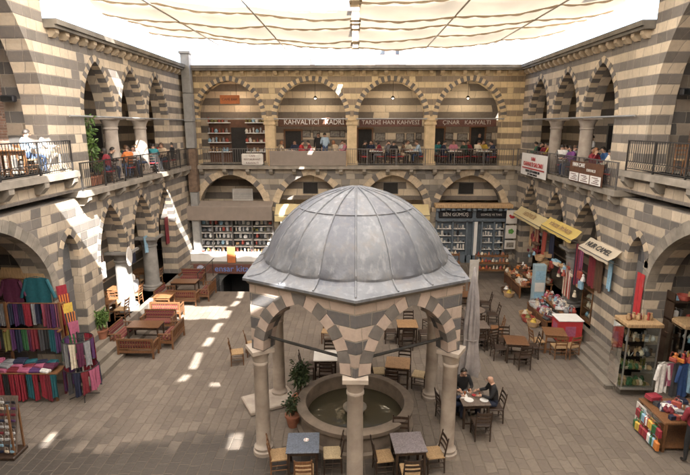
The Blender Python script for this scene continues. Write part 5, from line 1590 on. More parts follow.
# posters on the right end of the back wall
for z0, z1, em, lab in ((2.9,3.65,'red_paint','cream poster with a red bird like mark, upper one beside the silver shop'),(2.05,2.8,'leaf_poster','cream poster with a green leafy mark, below the red marked one'),(1.45,1.95,'photo','small pale poster lowest beside the silver shop')):
    if em == 'leaf_poster': M[em] = mat('green_print', (.10,.26,.05), .7, .3, 9)
    T = thing('poster', lab, 'poster', (8.72, 27.2, z0))
    h = z1-z0
    mb = MB(); mb.bevel_box(-.3, .3, -.02, .02, 0, h, .01); mb.build('board', M['offwhite'], T)
    mb = MB()
    if em == 'red_paint': mb.ball((.02,-.025,h*.5), .14, 10, 0, (1,.08,.6)); mb.ball((-.1,-.025,h*.6), .07, 8, 0, (1,.12,1))
    elif em == 'leaf_poster':
        for k in range(5): mb.ball((.09*math.cos(k*1.3),-.025,h*.55+.08*math.sin(k*1.3)), .08, 8, 0, (1,.1,1))
    else: mb.box(-.2,.2,-.026,-.021,.1,.38)
    mb.build('print', M[em], T)
# white hanging boards in the left arcade
T = thing('hanging_sign', 'white hanging board in the near arch of the left arcade', 'sign', (LX-.1, 17.55, 2.55))
mb = MB(); mb.bevel_box(-.03,.03,-.42,.42,0,.62,.01); mb.build('board', M['white_paint'], T); text('ÇAY', .25, (.033,0,.33), FACE_E, M['fascia'], T)
mb = MB(); mb.tube((0,-.3,.62),(0,-.3,1.4),.01,.01,5); mb.tube((0,.3,.62),(0,.3,1.4),.01,.01,5); mb.build('hanger', M['rail'], T)
T = thing('hanging_sign', 'oval white hanging sign between the left arcade arches', 'sign', (LX+.1, 19.55, 2.6))
mb = MB(); mb.lathe([(.3,0),(.32,.02),(.3,.04)], 24, M=Matrix.Translation((0,0,.35)) @ Matrix.Rotation(PI/2, 4, 'Y') @ Matrix.Diagonal((1.3,.8,1,1))); mb.build('board', M['offwhite'], T)
mb = MB(); mb.tube((0,0,.7),(0,0,1.3),.012,.012,5); mb.build('hanger', M['rail'], T)
def flood(label, p, rz):
    T = thing('floodlight', label, 'lamp', p, rz)
    mb = MB(); mb.bevel_box(-.2,.2,-.1,.1,-.1,.1,.03); mb.build('housing', M['black_paint'], T)
    mb = MB(); mb.box(-.03,.03,.1,.3,-.03,.03); mb.build('bracket', M['rail'], T)
    mb = MB(); mb.box(-.17,.17,-.108,-.101,-.08,.08); mb.build('lens', M['glass'], T)
flood('black floodlight on the brick wall of the near left upper bay', (LX-1.0, 15.2, 9.0), 0)
flood('black floodlight on the wall of the near left lower bay', (LX-1.6, 14.25, 4.0), 0)
flood('black floodlight on the jamb of the near right upper bay', (RX+.9, 15.75, 9.2), 0)
# red cloth on the near right pier
mb = MB()
for k in range(8):
    z0, z1 = 1.55+k*.26, 1.55+(k+1)*.26
    for j in range(4):
        y0, y1 = 15.05+j*.1, 15.05+(j+1)*.1
        f = lambda y, z: RX-.03-.02*math.sin(y*30+z)
        mb.add([(f(y0,z0),y0,z0),(f(y1,z0),y1,z0),(f(y1,z1),y1,z1),(f(y0,z1),y0,z1)], [(3,2,1,0)])
tag(mb.build('red_banner', M['red_paint']), 'narrow red cloth hanging on the near right pier', 'banner')
# pale town buildings beyond the roofs
M['town'] = mat('pale_render', (.62,.58,.54), .9, .1, .3, world=True)
M['town_p'] = mat('pinkish_render', (.6,.5,.47), .9, .1, .3, world=True)
for i, (x, y, w, d, h, m, lab) in enumerate(((14,62,16,10,22.5,'town','pale apartment block beyond the right end of the back roof'),(2,75,12,10,24,'town_p','pinkish apartment block beyond the middle of the back roof'),(-14,80,14,10,25,'town','pale apartment block beyond the left end of the back roof'))):
    T = thing('apartment_block', lab, 'building', (x, y, 0))
    mb = MB(); mb.box(-w/2, w/2, 0, d, 0, h); mb.build('wall', M[m], T)
    mb = MB(); mb.box(-w/2-.3, w/2+.3, -.3, d+.3, h, h+.35); mb.build('roof', M['town'], T)
    for k in range(4):
        for zz in (h-2.6, h-5.8):
            xx = -w/2+w*(k+.5)/4
            mb = MB(); mb.box(xx-.7, xx+.7, -.06, .02, zz, zz+1.5); mb.build('window', M['slate_paint'], T)

# small pendant lamps added to brighten the upper back bays
M['bulb'] = (lambda t: (t.put(t.b.inputs['Emission Color'], (1,.82,.58)), t.put(t.b.inputs['Emission Strength'], 3.0), t.mat)[2])(NT('lit_bulb'))
for (c, a), w in zip(UPB, ('first', 'second', 'third', 'fourth')):
    T = thing('added_pendant_lamp', f'small added pendant lamp hanging in the {w} back gallery arch from the left', 'lamp', (c+.15, 29.3, 9.75), 0, 'added pendant lamps in the back gallery')
    mb = MB(); mb.tube((0,0,.12),(0,0,1.2),.012,.012,6); mb.build('cord', M['rail'], T)
    mb = MB(); mb.lathe([(.13,0),(.1,.06),(.04,.12),(.03,.13)], 14, caps=False); mb.build('shade', M['rail'], T, True)
    mb = MB(); mb.ball((0,0,-.01), .05, 10); mb.build('bulb', M['bulb'], T, True)
    pl = bpy.data.lights.new('lamp_fill_light', 'POINT'); pl.energy = 6; pl.color = (1,.84,.62); pl.shadow_soft_size = .12
    po = bpy.data.objects.new('lamp_fill_light', pl); COL.objects.link(po); po.parent = T; po.location = (0,0,-.16)
# ------------------------------------------------------------------ stalls and goods
GCOL = {'brick red':(.34,.07,.05),'terracotta':(.38,.15,.08),'cream':(.62,.54,.42),'white':(.72,.70,.67),'dark brown':(.09,.05,.03),'tan':(.40,.26,.14),'black':(.02,.02,.022),
        'blue':(.035,.08,.22),'light blue':(.25,.42,.55),'green':(.03,.12,.045),'olive':(.18,.17,.05),'yellow':(.58,.40,.07),'pink':(.36,.10,.17),'purple':(.085,.03,.11),'grey':(.24,.24,.25),
        'crimson':(.26,.02,.035),'teal':(.015,.10,.125),'plum':(.10,.022,.055),'navy':(.018,.022,.05),'orange':(.55,.19,.04),'silver':(.5,.5,.5),'maroon':(.17,.02,.03),'charcoal':(.05,.05,.055)}
GM = {}
def gm(c):
    if c not in GM: GM[c] = mat(c.replace(' ', '_')+'_goods', GCOL[c], .6, .25, 12, bump=.002)
    return GM[c]
SH = {}
def shape(kind):
    if kind in SH: return SH[kind]
    mb = MB(); sm = True
    if kind == 'pot': mb.lathe([(.05,0),(.09,.05),(.1,.1),(.07,.16),(.045,.19),(.06,.215),(.05,.215),(.035,.19)], 14)
    elif kind == 'jug':
        mb.lathe([(.045,0),(.075,.04),(.085,.1),(.05,.17),(.04,.22),(.055,.25),(.045,.25)], 12); mb.path([(.04,0,.22),(.1,0,.2),(.11,0,.14),(.08,0,.09)], .01, 5)
    elif kind == 'doll':
        mb.lathe([(.075,0),(.07,.05),(.045,.13),(.03,.16)], 12); mb.ball((0,0,.195), .042, 10); mb.tube((-.04,0,.13),(-.085,.02,.07),.014,.01,6); mb.tube((.04,0,.13),(.085,.02,.07),.014,.01,6)
    elif kind == 'box': mb.bevel_box(-.08,.08,-.06,.06,0,.11,.008); mb.bevel_box(-.084,.084,-.064,.064,.112,.13,.006); sm = False
    elif kind == 'plate': mb.lathe([(.03,0),(.06,.004),(.11,.022),(.108,.028),(.055,.012),(.0,.01)], 18, M=Matrix.Rotation(R(65), 4, 'X') @ Matrix.Translation((0,.05,0)))
    elif kind == 'bottle': mb.lathe([(.035,0),(.038,.02),(.038,.13),(.014,.18),(.014,.23),(.018,.24)], 12)
    elif kind == 'book': mb.bevel_box(-.016,.016,-.075,.075,0,.21,.004); sm = False
    elif kind == 'fold':
        for k in range(3): mb.bevel_box(-.15+.006*k,.15-.004*k,-.11,.11-.005*k,k*.035,k*.035+.036,.014)
    elif kind == 'bag':
        mb.bevel_box(-.13,.13,-.05,.05,0,.27,.03); mb.path([(-.07,0,.26),(-.05,0,.36),(.05,0,.36),(.07,0,.26)], .009, 5)
    elif kind == 'basket':
        prof = [(.12,0)]
        for k in range(6): prof += [(.13+.008*k+.006, .01+.024*k), (.13+.008*k, .022+.024*k)]
        prof += [(.19,.16),(.17,.165),(.15,.03)]
        mb.lathe(prof, 18)
    elif kind == 'purse': mb.bevel_box(-.09,.09,-.025,.025,0,.12,.02); mb.path([(-.08,0,.1),(-.05,0,.26),(.05,0,.26),(.08,0,.1)], .005, 4)
    elif kind == 'bundle':
        for k in range(4): mb.lathe([(.03,-.17),(.055,-.15),(.06,0),(.055,.15),(.03,.17)], 10, M=Matrix.Translation((0,-.08+.055*k,.055+.03*(k % 2))) @ Matrix.Rotation(PI/2, 4, 'Y'))
    elif kind == 'vase': mb.lathe([(.04,0),(.05,.02),(.03,.1),(.055,.2),(.04,.26),(.05,.28),(.035,.28)], 12)
    SH[kind] = (mb, sm)
    return SH[kind]
GMESH = {}
NGOODS = 0
def good(kind, col, x, y, z, where, group, rz=None, s=1.0, noun=None):
    global NGOODS
    NGOODS += 1
    k = (kind, col)
    if k not in GMESH:
        mb, sm = shape(kind); GMESH[k] = mb.mesh(kind, [gm(col)], sm)
    names = {'pot':'clay_pot','jug':'jug','doll':'doll','box':'trinket_box','plate':'plate','bottle':'bottle','book':'book','fold':'folded_cloth','bag':'bag','basket':'basket','purse':'purse','bundle':'cloth_bundle','vase':'vase'}
    o = bpy.data.objects.new(names[kind], GMESH[k]); COL.objects.link(o)
    o.location = (x, y, z); o.rotation_euler = (0, 0, random.uniform(0, 6.28) if rz is None else rz); o.scale = (s, s, s)
    tag(o, f'{col} {noun or names[kind].replace("_", " ")} {where}', names[kind].replace('_', ' '), f'{col} {names[kind].replace("_", " ")} {group}')
    return o

def hung(kind, col, w, h, x, y, z, rz, where, group, noun=None, col2=None, lean=0):
    """cloth hanging from a rail at height z; x, y its top middle"""
    mb = MB(); n = 8; rows = 6
    r_ = random.Random(int(x*1000+y*77+z*13))
    ph = r_.uniform(0, 6); am = r_.uniform(.012,.028)
    def pt(i, j, side):
        u = -w/2+w*i/n; t = j/rows
        fl = am*(0.35+.8*t)*math.sin(u/w*14+ph)
        if kind == 'shirt': ww = 1.0 if t > .28 else .8+.2*t/.28
        else: ww = 1-.16*math.sin(t*PI)*(1 if kind == 'scarf' else 0)
        return (u*ww+lean*t*h, fl+side*.012, -h*t-(.03*math.sin(u*22+ph) if j == rows else 0))
    for side in (-1, 1):
        V = [pt(i, j, side) for j in range(rows+1) for i in range(n+1)]
        F = []
        for j in range(rows):
            for i in range(n):
                a = j*(n+1)+i; f = (a, a+1, a+n+2, a+n+1)
                F.append(f[::-1] if side < 0 else f)
        b = len(mb.f)
        mb.add(V, F)
        if col2:
            for q in range(b, b+len(F)):
                if ((q-b) % n) % 2: mb.m[q] = 1
    if kind == 'shirt':
        for s in (-1, 1): mb.tube((s*w*.40,0,-.05),(s*w*.66,0,-h*.55),.055,.05,8)
        mb.path([(-w*.3,0,0),(0,0,.05),(w*.3,0,0)], .01, 5)
    ms = [gm(col), gm(col2)] if col2 else [gm(col)]
    o = mb.build({'scarf':'scarf','shirt':'shirt','cloth':'cloth','towel':'shawl'}[kind], ms, None, True)
    o.location = (x, y, z); o.rotation_euler = (0, 0, rz)
    nm = noun or {'scarf':'scarf','shirt':'shirt','cloth':'cloth','towel':'shawl'}[kind]
    c_ = col + (f' and {col2} striped' if col2 else '')
    tag(o, f'{c_} {nm} {where}', nm, f'{c_} {nm} {group}')
    return o
rr = random.Random(11)

# ---- textile stall in the near left bay -----------------------------------
T = thing('textile_stall', 'textile stall of rails and a cloth covered counter in the near left bay', 'stall', (-10.6, 13.9, 0))
def rail_(p, q, m='w_mid'):
    mb = MB(); mb.tube(p, q, .022, .022, 8); return mb.build('rail', M[m], T, off=T.location)
rail_((-13.2,14.36,3.62),(-9.55,14.36,3.62)); rail_((-13.0,14.25,2.86),(-9.0,14.25,2.86)); rail_((-13.0,14.05,2.1),(-8.95,14.05,2.1)); rail_((-12.8,13.42,.93),(-8.95,13.42,.93))
for x in (-12.6, -10.7, -9.02):
    mb = MB(); mb.box(x-.03, x+.03, 14.1, 14.16, 0, 2.95); mb.box(x-.03,x+.03,14.161,14.4,2.82,2.88); mb.box(x-.03,x+.03,13.9,14.099,2.06,2.1); mb.build('post', M['w_mid'], T, off=T.location)
mb = MB(); mb.bevel_box(-12.8,-8.95,13.45,14.0,.86,.92,.01); mb.build('counter_top', M['w_mid'], T, off=T.location)
for x in (-12.7, -10.8, -9.05):
    for y in (13.5, 13.95):
        mb = MB(); mb.box(x-.03,x+.03,y-.03,y+.03,0,.86); mb.build('leg', M['w_mid'], T, off=T.location)
mb = MB(); mb.bevel_box(-13,-9.55,14.42,14.5,3.3,3.95,.01); mb.build('header_board', M['tan_wood'], T, off=T.location)
g1 = 'hung on the textile stall'
hung('shirt','plum',.62,.95,-10.55,14.34,3.6,0,'on the top rail of the textile stall',g1)
hung('shirt','teal',.8,1.15,-9.75,14.32,3.66,0,'with long sleeves on the top rail of the textile stall',g1,'tunic')
hung('cloth','black',.5,.9,-11.3,14.34,3.6,0,'on the top rail of the textile stall',g1)
hung('shirt','charcoal',.6,.95,-12.1,14.34,3.6,0,'on the top rail of the textile stall',g1)
x = -12.9
cols = ['navy','charcoal','plum','purple','grey','maroon','navy','charcoal','black','crimson','black']
k = 0
while x < -9.0:
    w = rr.uniform(.13,.2); c = rr.choice(cols)
    hung('scarf', c, w, rr.uniform(.66,.8), x, 14.22, 2.86, rr.uniform(-.15,.15), 'on the second rail of the textile stall', g1, None, rr.choice((None,None,'grey','pink')) if c != 'grey' else None); x += w*.92; k += 1
x = -12.9
cols2 = ['navy','plum','olive','teal','maroon','maroon','green','charcoal','black','brown' if False else 'dark brown','purple']
while x < -8.98:
    w = rr.uniform(.15,.22); c = rr.choice(cols2)
    hung('towel', c, w, rr.uniform(.6,.74), x, 14.0, 2.1, rr.uniform(-.15,.15), 'on the third rail of the textile stall', g1); x += w*.92
for r_ in range(3):
    x = -12.6
    while x < -9.1:
        good(rr.choice(('fold','fold','bundle')), rr.choice(('purple','plum','navy','grey','cream','crimson','teal','pink','maroon','white')), x, 13.55+.16*r_, .925+.06*r_, 'heaped on the counter of the textile stall', 'on the textile counter', rr.uniform(-.3,.3), rr.uniform(.85,1.1)); x += rr.uniform(.3,.36)
x = -12.5
cols3 = ['navy','charcoal','teal','crimson','white','grey','maroon','crimson','black','plum','black']
while x < -8.95:
    w = rr.uniform(.14,.2); c = rr.choice(cols3)
    hung('scarf', c, w, rr.uniform(.72,.86), x, 13.38, .92, rr.uniform(-.2,.2), 'hanging from the counter edge of the textile stall', g1); x += w+.02
# round rack of shawls and bags beside it
T = thing('round_rack', 'round rack of hanging bags and shawls at the corner of the textile stall', 'rack', (-8.35, 13.75, 0))
mb = MB(); mb.tube((0,0,0),(0,0,2.15),.025,.025,8); mb.build('pole', M['rail'], T)
for z, r_ in ((1.95,.42),(1.05,.48)):
    mb = MB(); mb.path([(r_*math.cos(a), r_*math.sin(a), z) for a in [2*PI*i/20 for i in range(21)]], .014, 6)
    for q in range(4): mb.tube((0,0,z),(r_*math.cos(q*PI/2),r_*math.sin(q*PI/2),z),.01,.01,5)
    mb.build('ring', M['rail'], T)
mb = MB()
for q in range(4): mb.tube((0,0,.12),(.42*math.cos(q*PI/2+.5),.42*math.sin(q*PI/2+.5),.02),.02,.015,6)
mb.build('foot', M['rail'], T)
for z, r_, n, cs in ((1.93,.42,13,['purple','plum','grey','charcoal','cream','crimson','maroon','green']),(1.03,.48,14,['charcoal','navy','purple','pink','plum','crimson','maroon','pink'])):
    for q in range(n):
        a = 2*PI*q/n
        hung('scarf', rr.choice(cs), .2, rr.uniform(.62,.78), -8.35+r_*math.cos(a), 13.75+r_*math.sin(a), z, a+PI/2, ('on the upper ring' if z > 1.5 else 'on the lower ring')+' of the round rack', 'on the round rack', 'shawl')
# long striped scarves draped along the pier
for q, (c, c2) in enumerate((('crimson','yellow'),('orange','maroon'),('yellow','crimson'),('navy','orange'),('pink','crimson'))):
    hung('scarf', c, .3, 1.75-.12*q, -9.15+.13*q, 14.55-.12*q, 3.35-.25*q, .9, 'draped slantwise along the near left pier', 'draped by the left pier', 'long scarf', c2 if q in (1, 3) else None, .05)
# trinket stand at the lower left edge
T = thing('trinket_stand', 'tall stand of small trinkets at the lower left edge of the court', 'rack', (-8.95, 11.0, 0))
mb = MB(); mb.box(-.42,-.38,-.2,-.16,0,1.5); mb.box(.38,.42,-.2,-.16,0,1.5); mb.box(-.42,-.38,.16,.2,0,1.3); mb.box(.38,.42,.16,.2,0,1.3); mb.build('frame', M['w_mid'], T)
mb = MB(); mb.add([(-.44,-.17,.15),(.44,-.17,.15),(.44,.17,1.55),(-.44,.17,1.55),(-.44,-.14,.13),(.44,-.14,.13),(.44,.2,1.53),(-.44,.2,1.53)], [(0,1,2,3),(7,6,5,4),(0,4,5,1),(1,5,6,2),(2,6,7,3),(3,7,4,0)])
mb.build('board', M['grey_top'], T)
mb = MB(); mb.bevel_box(-.46,.46,-.3,.25,0,.1,.02); mb.build('base', M['w_dark'], T)
for j in range(9):
    for i in range(6):
        z = .26+.15*j; y = 11.0-.17+.34*(z-.15)/1.4-.05
        good('purse', rr.choice(('purple','charcoal','navy','silver','maroon','light blue','cream','black','silver')), -8.95-.36+.145*i, y, z-.1, 'pinned on the trinket stand at the lower left edge', 'on the trinket stand', rr.uniform(-.2,.2), .62)

# ---- bookshop shelves below the taupe roller awning -----------------------
T = thing('display_shelves', 'wide shop shelves crowded with small goods under the taupe roller awning', 'shelf', (-7.0, 27.95, PZ+.2))
mb = MB(); mb.box(-2.35,2.35,.32,.36,-.2,2.75); mb.build('back_panel', M['slate_paint'], T)
for x in (-2.35,-1.2,-.05,1.1,2.29):
    mb = MB(); mb.box(x,x+.06,-.25,.319,-.2,2.75); mb.build('upright', M['rail_grey'], T)
for z in (.65,1.05,1.45,1.85,2.25):
    for x in (-2.28,-1.13,.02,1.17):
        mb = MB(); mb.box(x,x+1.07 if x < 1 else x+1.11,-.2,.318,z,z+.03); mb.build('shelf', M['offwhite'], T)
L1 = thing('stone_counter', 'white stone counter in the sun in front of the shop shelves', 'counter', (-7.0, 27.42, PZ))
mb = MB(); mb.bevel_box(-2.5,2.5,-.13,.26,.5,.6,.02); mb.build('top', M['white_paint'], L1)
for x0, x1 in ((-2.45,-.32),(.22,2.45)):
    mb = MB(); mb.box(x0,x1,-.1,.24,.1,.499); mb.build('front', M['white_paint'], L1)
mb = MB(); mb.box(-2.45,2.45,-.08,.22,0,.1); mb.build('plinth', M['trim_dark'], L1)
mb = MB(); mb.bevel_box(-.28,.18,-.16,-.1,.02,.98,.02); mb.build('red_panel', M['orange_sign'], L1)
for z in (.88,1.28,1.68,2.08,2.48):
    for x in (-2.28,-1.13,.02,1.17):
        q = x+.1
        while q < x+1.0:
            kd = rr.choice(('book','book','box','bottle','plate','jug','book'))
            w = {'book':.05,'box':.2,'bottle':.1,'plate':.24,'jug':.2}[kd]
            if kd == 'book': w = .045
            n = 3 if kd == 'book' else 1
            c = rr.choice(('silver','white','grey','silver','charcoal','white','olive','tan','brick red','grey','cream','light blue'))
            for _ in range(n):
                if NGOODS > 480: break
                good(kd, c, -7.0+q+w/2, 27.85, z+.2+.033-.02, 'on the shop shelves under the taupe roller awning', 'on the shop shelves', rr.uniform(-.1,.1), rr.uniform(.9,1.1)); q += w
            q += .09
for q in range(24):
    x = -9.3+q*.2
    if -7.35 < x < -6.75: continue
    good(rr.choice(('bottle','vase','box','bottle')), rr.choice(('white','cream','silver','brick red','tan')), x, 27.42+rr.uniform(-.05,.08), PZ+.6, 'standing on the white stone counter in the sun', 'on the white counter', None, .8)

# ---- racks in front of the silver shop ------------------------------------
def rack(label, x, y, w, h, tiers, cs, z=0):
    T = thing('goods_rack', label, 'rack', (x,y,z))
    for sx in (-1,1):
        for yy in (-.25,.3):
            mb = MB(); mb.box(sx*w/2-.025,sx*w/2+.025,yy-.025,yy+.025,0,h if yy > 0 else h*.6); mb.build('leg', M['w_mid'], T)
    for k in range(tiers):
        zz = h*(.45+.5*k/max(1,tiers-1)); yy = -.2+.4*k/max(1,tiers-1)
        mb = MB(); mb.box(-w/2+.026,w/2-.026,yy-.14,yy+.14,zz-.03,zz); mb.box(-w/2+.026,w/2-.026,yy-.16,yy-.141,zz-.06,zz+.05); mb.build('tray', M['w_mid'], T)
        xx = -w/2+.12
        while xx < w/2-.08:
            good(rr.choice(('doll','pot','box','jug','plate','doll')), rr.choice(cs), x+xx, y+yy, z+zz+.002, 'on the '+label.split(',')[0], 'on '+label.split(',')[0], None, .85); xx += .19
    return T
rack('wide red brown goods rack, below the black sign of the silver shop', 7.55, 26.2, 1.75, 1.35, 3, ('brick red','terracotta','cream','tan','orange','dark brown'))
rack('narrow red goods rack, between dome and silver shop', 5.05, 25.9, 1.3, 1.5, 3, ('brick red','cream','white','maroon','tan'))
T = thing('easel_board', 'pale blank board standing between the two red goods racks', 'board', (6.3, 25.2, 0))
mb = MB(); mb.bevel_box(-.24,.24,-.02,.02,.15,1.35,.01); mb.build('panel', M['offwhite'], T)
mb = MB()
for s in (-1,1): mb.tube((s*.2,0,0),(s*.2,0,.2),.015,.015,6)
mb.tube((0,.35,0),(0,.02,1.1),.015,.015,6); mb.build('stand', M['rail'], T)

# ---- souvenir stalls along the right arcade -------------------------------
def counter(label, x0, x1, y0, y1, h, steps=2):
    T = thing('stall_table', label, 'stall', ((x0+x1)/2,(y0+y1)/2,0))
    off = T.location
    for k in range(steps):
        zz = h+(.28*k); a = x0+(x1-x0)*k/steps; b = x0+(x1-x0)*(k+1)/steps
        mb = MB(); mb.box(a,b-.004,y0,y1,zz-.05,zz); mb.build('top', M['w_mid'], T, off=off)
    for y in (y0+.05,(y0+y1)/2,y1-.05):
        mb = MB(); mb.box(x0+.02,x0+.08,y-.03,y+.03,0,h-.051); mb.build('leg', M['w_mid'], T, off=off)
        mb = MB(); mb.box(x1-.08,x1-.02,y-.03,y+.03,0,h+.28*(steps-1)-.051); mb.build('leg', M['w_mid'], T, off=off)
    mb = MB(); mb.box(x0+.03,x0+.05,y0+.09,y1-.09,.12,h-.1); mb.build('front_cloth', M['brown_board'], T, off=off)
    return T
def heap(x0, x1, y0, y1, h, steps, n, kinds, cs, where, grp, s0=.9, s1=1.25):
    for k in range(steps):
        for _ in range(n//steps):
            a = x0+(x1-x0)*(k+.15+.7*rr.random())/steps
            good(rr.choice(kinds), rr.choice(cs), a, rr.uniform(y0+.1,y1-.1), h+.28*k+.001, where, grp, None, rr.uniform(s0,s1))
counter('souvenir counter of dolls and pots at the far end of the right arcade', 8.0, 9.05, 23.0, 25.6, .62)
heap(8.0,9.05,23.0,25.6,.62,2,96,('doll','doll','pot','basket','box'),('cream','white','brick red','tan','terracotta','cream','dark brown','orange'),'on the far souvenir counter of the right arcade','on the far souvenir counter')
counter('souvenir counter heaped with trinkets beside the blue stand', 7.75, 9.0, 18.9, 21.2, .5)
heap(7.75,9.0,18.9,21.2,.5,2,128,('doll','pot','box','plate','jug','purse','bundle','basket'),('white','cream','brick red','light blue','grey','tan','silver','maroon','charcoal','pink'),'on the souvenir counter beside the blue stand','on the souvenir counter by the blue stand')
for q,(x,y,c) in enumerate(((7.5,19.6,'tan'),(7.45,20.1,'brick red'),(7.5,20.6,'tan'),(7.6,23.3,'tan'),(7.65,23.9,'dark brown'))):
    good('basket', c, x, y, 0, 'on the paving before the souvenir counters', 'on the paving before the counters', None, 1.5)
    good('pot', ('yellow','olive','cream','yellow','white')[q], x, y, .05, 'standing in a basket before the souvenir counters', 'in the baskets', None, 1.3)
    good('doll', ('olive','brick red','yellow','green','terracotta')[q], x+.08, y+.05, .1, 'standing in a basket before the souvenir counters', 'in the baskets', None, 1.1)
counter('narrow souvenir shelf between the blue stand and the far counter', 8.55, 9.15, 21.95, 22.95, .8)
heap(8.55,9.15,21.95,22.95,.8,2,26,('doll','pot','basket','jug'),('brick red','tan','cream','terracotta','white'),'on the narrow souvenir shelf behind the blue stand','on the narrow souvenir shelf')
for q in range(26):
    y = 18.7+rr.random()*6.6
    good(rr.choice(('purse','bag','bundle','doll')), rr.choice(('brick red','tan','cream','maroon','white','light blue','dark brown')), RX-.12+rr.uniform(-.1,.05), y, rr.uniform(1.3,2.6), 'strung up in the arches of the right arcade', 'strung up in the right arcade', PI/2, 1.2)
for z in (.65,1.2,1.75,2.35):
    for x0, x1 in ((-1.7,-.5),(.55,1.7)):
        q = x0
        while q < x1:
            good(rr.choice(('bottle','jug','box','pot','vase')), rr.choice(('white','silver','brick red','olive','grey','tan','light blue')), -7.0+q, 30.02, GZ+z+.001, 'on the white shelves of the first gallery bay', 'on the first gallery shelves', None, 1.05); q += .21
# tall blue stand
T = thing('display_stand', 'tall pale blue display stand beside the souvenir counters', 'stand', (8.4, 21.75, 0))
mb = MB(); mb.bevel_box(-.26,.26,-.16,.16,.12,2.1,.02); M['pale_blue'] = mat('pale_blue_panel', (.30,.42,.48), .55, .15, 5); mb.build('body', M['pale_blue'], T)
for z in (.35,.85,1.4):
    mb = MB(); mb.box(-.21,.21,-.172,-.161,z,z+.42); mb.build('panel', M['offwhite'] if z == .85 else GM.get('light blue') or gm('light blue'), T)
mb = MB(); mb.bevel_box(-.3,.3,-.2,.2,0,.12,.02); mb.build('base', M['trim_dark'], T)
# big pile of baskets hung above
for q in range(7):
    good('basket', rr.choice(('tan','cream','tan')), 8.75+rr.uniform(-.25,.25), 22.5+rr.uniform(-.35,.35), 1.5+.13*q, 'in the tall pile of baskets behind the blue stand', 'in the basket pile', None, rr.uniform(1.2,1.6))
T = thing('basket_post', 'wooden post carrying the pile of baskets behind the blue stand', 'post', (8.75, 22.5, 0))
mb = MB(); mb.tube((0,0,0),(0,0,1.5),.05,.04,8); mb.build('shaft', M['w_mid'], T); mb = MB(); mb.lathe([(.3,1.44),(.32,1.46),(.3,1.5)],16); mb.build('tray', M['w_mid'], T)
# clothes and cloths in the arcade openings
for c, c2, w, h, y, z, lab in (('crimson','navy',.4,1.7,19.55,3.55,'long striped cloth'),('pink','purple',.35,1.5,19.25,3.45,'long striped cloth'),('white','brick red',.35,1.2,20.1,2.3,'long striped cloth'),('brick red','cream',.4,1.2,20.5,2.3,'long striped cloth'),
                        ('maroon',None,.5,1.5,18.3,3.7,'hanging rug'),('dark brown',None,.5,1.5,17.75,3.7,'hanging rug'),('light blue',None,.3,1.1,16.95,3.6,'hanging cloth'),('navy',None,.5,1.3,22.2,3.4,'hanging rug'),('brick red',None,.5,1.2,23.1,3.3,'hanging rug'),('tan',None,.4,1.0,24.9,3.2,'hanging rug'),('maroon','tan',.6,1.3,24.1,3.2,'hanging rug')):
    hung('cloth', c, w, h, RX-.12, y, z, PI/2, 'below the awnings of the right arcade', 'below the right awnings', lab, c2)
# white topped red chest
T = thing('chest', 'white topped chest with a red front beside the east steps', 'chest', (8.3, 18.25, 0))
mb = MB(); mb.bevel_box(-.45,.45,-.35,.35,.05,.9,.015); mb.build('body', M['red_paint'], T)
mb = MB(); mb.bevel_box(-.48,.48,-.38,.38,.901,.96,.015); mb.build('top', M['white_paint'], T)
mb = MB(); mb.box(-.455,-.448,-.2,.2,.3,.75); mb.box(-.2,.2,-.356,-.349,.3,.7); mb.build('panel', GM.get('pink') or gm('pink'), T)
for s in (-1,1):
    mb = MB(); mb.box(s*.4-.04,s*.4+.04,-.3,.3,0,.05); mb.build('foot', M['w_dark'], T)
# wooden cabinet under the beige awning
T = thing('display_cabinet', 'wooden glazed cabinet on the right terrace under the beige awning', 'cabinet', (9.6, 18.55, PZ))
mb = MB(); mb.box(-.3,.3,-.85,.85,0,.12); mb.box(-.3,.3,-.85,.85,1.3,1.38); mb.box(.26,.3,-.85,.85,.12,1.3)
for y in (-.85,-.03,.79): mb.box(-.3,-.24,y,y+.06,.12,1.3)
mb.box(-.24,.259,-.85,-.81,.12,1.3); mb.box(-.24,.259,.81,.85,.12,1.3); mb.build('case', M['w_mid'], T)
for z in (.5,.9):
    mb = MB(); mb.box(-.23,.255,-.8,.8,z,z+.025); mb.build('shelf', M['w_mid'], T)
mb = MB(); mb.box(-.285,-.275,-.79,.79,.125,1.295); mb.build('pane', M['glass'], T)
for z in (.122,.527,.927):
    for q in range(7): good(rr.choice(('jug','pot','vase','plate')), rr.choice(('white','silver','tan','cream','light blue')), 9.5, 18.55-.7+.22*q, PZ+z, 'inside the wooden glazed cabinet', 'in the wooden cabinet', None, .95)
# small opening in the terrace face
T = thing('vent_opening', 'small dark square opening in the terrace face beside the east steps', 'opening', (RX-.27, 18.6, .08))
mb = MB(); mb.box(-.02,.0,-.16,.16,0,.36); mb.build('hole', M['dark'], T)
mb = MB(); mb.box(-.04,.0,-.21,-.161,-.04,.4); mb.box(-.04,.0,.161,.21,-.04,.4); mb.box(-.04,.0,-.16,.16,.361,.4); mb.build('surround', M['trim'], T)

